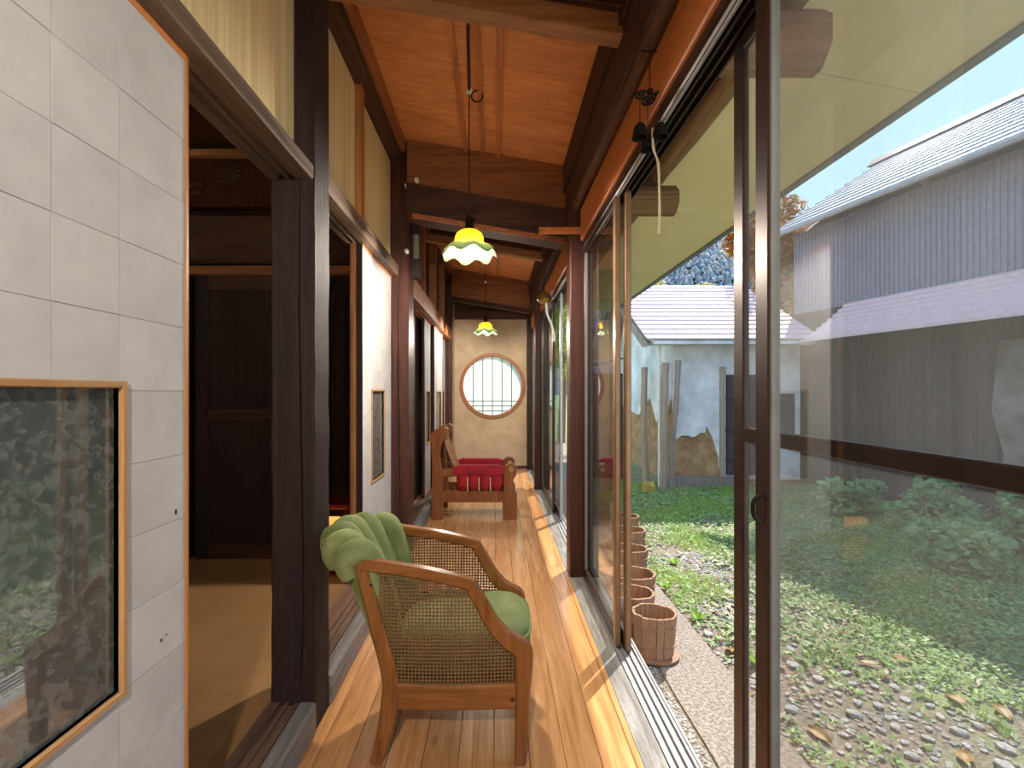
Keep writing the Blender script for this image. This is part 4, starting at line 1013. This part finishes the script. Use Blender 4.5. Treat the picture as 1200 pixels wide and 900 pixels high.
lbs = ['round wooden stave bucket standing on a saucer at the near end of the bucket row', 'wooden stave bucket next to the one on a saucer', 'widest wooden stave bucket in the row, with pale red staves', 'wooden stave bucket behind the widest one', 'wooden stave bucket fifth in the row from the saucer', 'wooden stave bucket at the far end of the bucket row']
for i, (x, y, s) in enumerate(BL):
    o = bproto if i == 0 else copy_tree(bproto)
    o.location = (x, y, GZ+.031+(.023 if i == 0 else 0) if i < 4 else gh(x, y)-.004); o.rotation_euler = (0, 0, 0); o.scale = (s, s, s if i != 2 else 1.0)
    tag(o, lbs[i], 'bucket', 'wooden buckets along the veranda')
MB().lathe([(.001, -.024), (.15, -.024), (.165, -.012), (.165, -.002), (.001, -.001)], 32, (0, 0, 0), 1, .88).build('saucer', M['hoop'], bproto, True)

# ------------------------------------------------------------------ plastered storehouse
ks = empty('storehouse', (3.3, 8.76, GZ), 0, 'old plastered storehouse with peeling white wall, exposed clay and pale tin roof', 'building')
MB().box(.02, 2.36, .02, 4.2, 0, 2.95).build('clay_wall', M['clay'], ks)
def ragged(xs, base, amp, seed):
    return [(x, base(x)+amp*noise.noise((x*3.1, seed, 0))+amp*.5*noise.noise((x*9, seed, 2))) for x in xs]
rag = ragged([.02+.83*k/40 for k in range(41)], lambda x: np.interp(x, [0, .35, .36, .6, .62, .7, .85], [.82, .9, .95, 1.0, 1.14, .9, .5]), .1, 1)
MB().prism([(0, 2.7)]+[(0, rag[0][1])]+rag+[(.87, .12), (2.36, .1), (2.36, 2.7)], 'y', -.03, .02).build('plaster_skin', M['plaster_white'], ks)
MB().prism([(0, 2.8), (0, 1.6), (.3, 1.3), (.5, 1.5), (.8, 1.1), (1.2, 1.6), (2, 1.2), (4.2, 1.5), (4.2, 2.8)], 'x', -.03, .02).build('plaster_skin', M['plaster_white'], ks)
MB().box(-.06, 1.1, -.25, .0, -.02, .16).build('stone_footing', M['concrete'], ks)
dd = MB().box(.98, 1.75, -.09, -.04, .2, 2.05).build('storehouse_door', M['oldboard'], ks)
for z in (.45, 1.0, 1.6): MB().box(.95, 1.76, -.12, -.085, z, z+.07).build('door_batten', M['oldboard'], dd)
MB().box(.86, .96, -.07, .0, .15, 2.2).build('door_jamb', M['greypost'], ks)
tag_vent = MB().box(1.85, 2.25, -.05, -.02, .9, 1.7).build('storehouse_window', M['oldboard'], ks)
rf = empty('roof', (0, 0, 0)); rf.parent = ks
NC = 14
for k in range(NC):
    t0, t1 = k/NC, (k+1)/NC
    ya, yb_ = -.48+2.75*t0, -.48+2.75*t1; za, zb = 2.66+1.57*t0, 2.66+1.57*t1
    MB().prism([(ya, za+.028), (yb_+.02, zb+.006), (yb_+.02, zb-.02), (ya, za-.0)], 'x', -.62, 2.5).build('roof_course', M['roof'], rf)
MB().prism([(2.27, 4.22), (5.0, 2.7), (5.0, 2.67), (2.27, 4.18)], 'x', -.62, 2.5).build('back_slope', M['roof'], rf)
MB().prism([(-.46, 2.56), (2.27, 4.12), (5, 2.56), (4.6, 2.56), (2.27, 3.9), (-.1, 2.56)], 'x', -.60, -.56).build('barge_board', M['greypost'], rf)
MB().prism([(-.46, 2.58), (-.2, 2.58), (-.05, 2.7), (-.05, 2.78), (-.46, 2.64)], 'x', -.5, 2.36).build('eave_soffit', M['plaster_white'], rf)
MB().prism([(.02, 2.7), (2.27, 4.0), (4.2, 2.7)], 'x', -.02, .06).build('gable_wall', M['plaster_white'], ks)
# leaning posts and shed by the storehouse
for k, (x, y, h, lean, lb) in enumerate(((2.98, 8.35, 2.3, .03, 'tall weathered grey post leaning at the storehouse corner'), (2.83, 8.9, 2.25, -.02, 'thin weathered grey post beside the dark shed'), (3.16, 8.45, 2.35, .1, 'slanting grey timber against the plastered storehouse wall'))):
    r = (.07, .06, .05)[k]
    o = MB().tube([(x+lean*t*1.2+.012*math.sin(t*7+k), y, GZ-.05+h*t) for t in [i/10 for i in range(11)]], [r*(1+.1*math.sin(i*1.9+k)) for i in range(11)], 8).build('timber_post', M['greypost'], None, True)
    tag(o, lb, 'post', 'weathered posts by the storehouse')
tag(MB().tube([(3.0, 8.6, GZ-.03), (3.0, 8.6, 2.115)], .03, 10).build('downpipe', M['white_paint'], None, True), 'white rain pipe between the weathered posts', 'pipe')
sh = empty('shed', (1.9, 9.4, GZ), 0, 'dark boarded lean-to shed left of the storehouse', 'shed')
for k in range(6): MB().box(-.1+k*.125, .02+k*.125, 0, .03, 0, 2.1).build('shed_board', M['oldboard'], sh)
MB().prism([(-.3, 2.15), (.74, 2.41), (.74, 2.45), (-.3, 2.19)], 'y', -.2, 1.2).build('shed_roof', M['ridge'], sh)
tag(MB().timber(2.57, 2.75, 8.11, 8.29, GZ-.05, GZ+.17, 'x', .06, .022, 4).build('mossy_stone', M['yelstone'] if 'yelstone' in M else mottled('yellow_stone', (150, 128, 60), (186, 160, 84), 5, .9, .4, 20), None, True), 'yellowish stone at the foot of the weathered post', 'stone')

# ------------------------------------------------------------------ long barn
ANG = math.atan2(.234, 1)
bn = empty('barn', (6.9, 6.13, GZ), ANG, 'long grey corrugated metal barn with mauve lean-to roof and dark lower wall', 'building')
y = -9.0
while y < 2.9:
    w = R.uniform(.16, .24); MB().box(-.33, -.3, y+.002, min(2.9, y+w)-.002, 0, 3.0).build('wall_board', M['oldboard'], bn); y += w
for y0, y1 in ((.55, .68), (1.9, 2.02), (-1.1, -.95)): MB().timber(-.42, -.32, y0, y1, 0, 2.9, 'z', .008, .004).build('wall_post', M['oldboard'], bn)
MB().prism([(-.95, .1), (.02, .1), (.1, .5), (.0, .9), (.13, 1.5), (.05, 2.4), (-.95, 2.4)], 'x', -.36, -.33).build('plaster_patch', M['old_plaster'], bn)
MB().prism([(-.95, .1), (-.1, .1), (.0, .35), (-.04, .7), (-.2, .62), (-.5, .9), (-.95, 1.0)], 'x', -.365, -.355).build('clay_patch', M['clay'], bn)
NC = 9
for k in range(NC):
    t0, t1 = k/NC, (k+1)/NC
    xa, xb = -1.05+1.05*t0, -1.05+1.05*t1; za, zb = 2.60+.74*t0**1.15, 2.60+.74*t1**1.15
    MB().prism([(xa, za+.045), (xb+.015, zb+.006), (xb+.015, zb-.02), (xa, za)], 'y', -9, 2.4).build('lean_to_course', M['roof'], bn)
cr = MB(); pro = []
yy = -9.0; per = .076
n = int(12.6/per)
for k in range(n):
    b0 = -9+k*per
    pro += [(b0, 0), (b0+per*.55, 0), (b0+per*.62, -.016), (b0+per*.93, -.016)]
cr.v = [(x, y_, z) for (y_, x) in pro for z in (3.3, 4.92)]; cr.f = [(2*i, 2*i+1, 2*i+3, 2*i+2) for i in range(len(pro)-1)]
cr.build('corrugated_wall', M['corr'], bn)
MB().box(.02, 4.9, -9, 3.55, 0, 4.85).build('barn_core', M['oldboard'], bn)
NC = 12
for k in range(NC):
    t0, t1 = k/NC, (k+1)/NC
    xa, xb = -.5+3.0*t0, -.5+3.0*t1; za, zb = 4.9+1.9*t0, 4.9+1.9*t1
    MB().prism([(xa, za+.035), (xb+.02, zb+.008), (xb+.02, zb-.02), (xa, za)], 'y', -9, 3.75).build('roof_course', M['roof2'], bn)
MB().prism([(2.5, 6.8), (5.5, 4.9), (5.5, 4.86), (2.5, 6.76)], 'y', -9, 3.75).build('back_slope', M['roof2'], bn)
MB().prism([(2.3, 6.74), (2.5, 6.93), (2.7, 6.74)], 'y', -9, 3.9).build('ridge_cap', M['ridge'], bn)
MB().prism([(0, 4.85), (2.5, 6.75), (5, 4.85)], 'y', 3.4, 3.5).build('gable_wall', M['corr'], bn)
MB().tube([(-.52, -9, 4.86), (-.52, 3.75, 4.86)], .05, 8).build('gutter', M['alu_grey'], bn, True)

# ------------------------------------------------------------------ plants
def cloud(blobs, n, size, seed):
    rg2 = random.Random(seed); m = MB(); tot = sum(b_[3]**2 for b_ in blobs)
    for bx_, by_, bz_, br, sq in blobs:
        for _ in range(int(n*br*br/tot)):
            d = Vector((rg2.gauss(0, 1), rg2.gauss(0, 1), rg2.gauss(0, 1))).normalized()*br*(rg2.uniform(.55, 1.05))
            c_ = Vector((bx_, by_, bz_))+Vector((d.x, d.y, d.z*sq)); s = rg2.uniform(*size)
            u = Vector((rg2.gauss(0, 1), rg2.gauss(0, 1), rg2.gauss(0, .6))).normalized(); w = u.orthogonal().normalized()
            n0 = len(m.v); m.v += [tuple(c_-u*s), tuple(c_-w*s*.5), tuple(c_+u*s), tuple(c_+w*s*.5)]; m.f.append((n0, n0+1, n0+2, n0+3))
    return m
def tree(name, loc, h, r, mat, label, n, size, seed, cat='tree', group=None):
    t = empty(name, loc, 0, label, cat, group); rg2 = random.Random(seed)
    blobs = [(rg2.uniform(-r*.6, r*.6), rg2.uniform(-r*.6, r*.6), h*rg2.uniform(.55, .95), r*rg2.uniform(.4, .62), .8) for _ in range(8)]
    blobs.append((0, 0, h*.78, r*.7, .9))
    cloud(blobs, n, size, seed).build('crown', M[mat], t)
    tk = MB().tube([(0, 0, -.2), (.05*r, 0, h*.4), (0, .05*r, h*.85)], [h*.03, h*.022, h*.008], 8)
    for b_ in blobs[:4]: tk.tube([(0, 0, h*.45), (b_[0]*.5, b_[1]*.5, (h*.45+b_[2])/2), b_[:3]], [h*.014, h*.009, h*.004], 6)
    tk.build('trunk', M['rough_y'], t, True); return t
tree('autumn_tree', (8.3, 13.6, GZ), 7.3, 1.5, 'autumn', 'orange autumn tree rising behind the barn roof end', 7000, (.08, .17), 1)
tree('autumn_tree', (11.0, 16.8, GZ), 8.6, 1.6, 'autumn', 'taller orange autumn tree behind the barn ridge', 6000, (.08, .17), 2)
tree('yellow_tree', (5.95, 17.5, GZ), 5.9, 1.0, 'yellow', 'yellow tree top showing over the storehouse ridge by the eave', 2500, (.06, .12), 3)
tree('yellow_tree', (8.3, 17.5, GZ), 5.8, 1.0, 'yellow', 'yellow tree top showing over the storehouse ridge by the door frame', 2500, (.06, .12), 4)
tree('garden_tree', (2.25, 16.2, GZ), 5.2, 1.5, 'yelgreen', 'sunlit yellow-green tree seen through the far doorway', 4000, (.05, .1), 5)
tree('garden_tree', (-1.6, 12.2, GZ), 4.2, 1.5, 'shrub', 'green tree standing outside the round window', 3000, (.06, .12), 6)
SH = [((5.2, 5.6), .75, .6, 'leafy green weeds clump under the barn wall'), ((5.6, 4.9), .8, .65, 'tall leafy weeds by the plaster patch of the barn'), ((4.9, 6.6), .5, .5, 'low leafy weeds near the barn corner'), ((4.6, 4.6), .4, .5, 'spreading low fern-like weeds in the shaded lawn'), ((6.1, 3.7), .9, .6, 'tall weeds clump farthest from the storehouse')]
for k, ((x, y), h, r, lb) in enumerate(SH):
    s_ = empty('weed_clump', (x, y, GZ), 0, lb, 'shrub', 'weeds along the barn')
    rg2 = random.Random(60+k)
    fc = cloud([(rg2.uniform(-r*.5, r*.5), rg2.uniform(-r*.5, r*.5), h*rg2.uniform(.25, .8), r*.42, .7) for _ in range(7)], 1100, (.03, .07), k+70); fc.v = [(a, b, max(c_, .055+.02*math.sin(40*a+31*b))) for a, b, c_ in fc.v]; fc.build('foliage', M['shrub'], s_)
    sm = MB()
    for q in range(8): sm.tube([(rg2.uniform(-.1, .1), rg2.uniform(-.1, .1), 0), (rg2.uniform(-r, r)*.6, rg2.uniform(-r, r)*.6, h*.8)], [.008, .004], 5)
    sm.build('stems', M['rough_y'], s_)
for k, (x, y) in enumerate(WEEDS):
    s_ = empty('weed_plant', (x, y, GZ), 0, ('small bright weed beside the widest bucket', 'small bright weed behind the widest bucket', 'small bright weed by the paving opposite the saucer bucket', 'small bright weed near the far buckets')[k], 'weed', 'small weeds along the paving')
    q = MB(); rg2 = random.Random(k+5)
    for i in range(26):
        a = rg2.uniform(0, 2*PI); l = rg2.uniform(.06, .12); w = .014; e_ = rg2.uniform(.3, 1.1)
        d = Vector((math.cos(a)*math.cos(e_), math.sin(a)*math.cos(e_), math.sin(e_))); sd_ = Vector((-math.sin(a), math.cos(a), 0))*w
        q.add([(0, 0, 0), tuple(d*l*.5-sd_), tuple(d*l), tuple(d*l*.5+sd_)], [(0, 1, 2, 3)])
    q.build('leaves', M['grass'], s_)
# distant mountain
mt = MB(); NXm, NYm = 90, 30
def mh(x, y): return max(-2, np.interp(x, [-300, 50, 150, 240, 420, 700], [60, 105, 128, 165, 190, 200])*min(1, max(0, (y-330)/190))+14*noise.noise((x*.012, y*.012, 2)))
mxs = [-300+1000*i/NXm for i in range(NXm+1)]; mys = [330+260*j/NYm for j in range(NYm+1)]
mt.v = [(x, y, mh(x, y)) for x in mxs for y in mys]; mt.f = [(i*(NYm+1)+j, (i+1)*(NYm+1)+j, (i+1)*(NYm+1)+j+1, i*(NYm+1)+j+1) for i in range(NXm) for j in range(NYm)]
mo = mt.build('mountain', mottled('haze_tinted_hill', (52, 74, 90), (84, 98, 112), .05, .95, .1, .3, rnd=False), None, True); tag(mo, 'forested blue-grey mountain ridge behind the storehouse', 'mountain', kind='structure')  # hill colour carries painted aerial haze, no volume in the air
fr = MB(); rg_ = random.Random(77)
for k in range(11000):
    x, y = rg_.uniform(90, 330), rg_.uniform(400, 585); z = mh(x, y); h = rg_.uniform(3, 6.5); r = h*rg_.uniform(.4, .6)
    n0 = len(fr.v); fr.v += [(x+r*math.cos(a+k), y+r*math.sin(a+k), z+h*.35) for a in (0, 1.26, 2.5, 3.77, 5.0)]+[(x+.55*r*math.cos(a+k), y+.55*r*math.sin(a+k), z+h*.75) for a in (0, 1.26, 2.5, 3.77, 5.0)]+[(x, y, z+h*1.15)]
    fr.f += [(n0+i, n0+(i+1) % 5, n0+5+(i+1) % 5, n0+5+i) for i in range(5)]+[(n0+5+i, n0+5+(i+1) % 5, n0+10) for i in range(5)]
fo = fr.build('forest', M['forest'], mo); fo.data.shade_smooth(); tag(fo, kind='stuff')
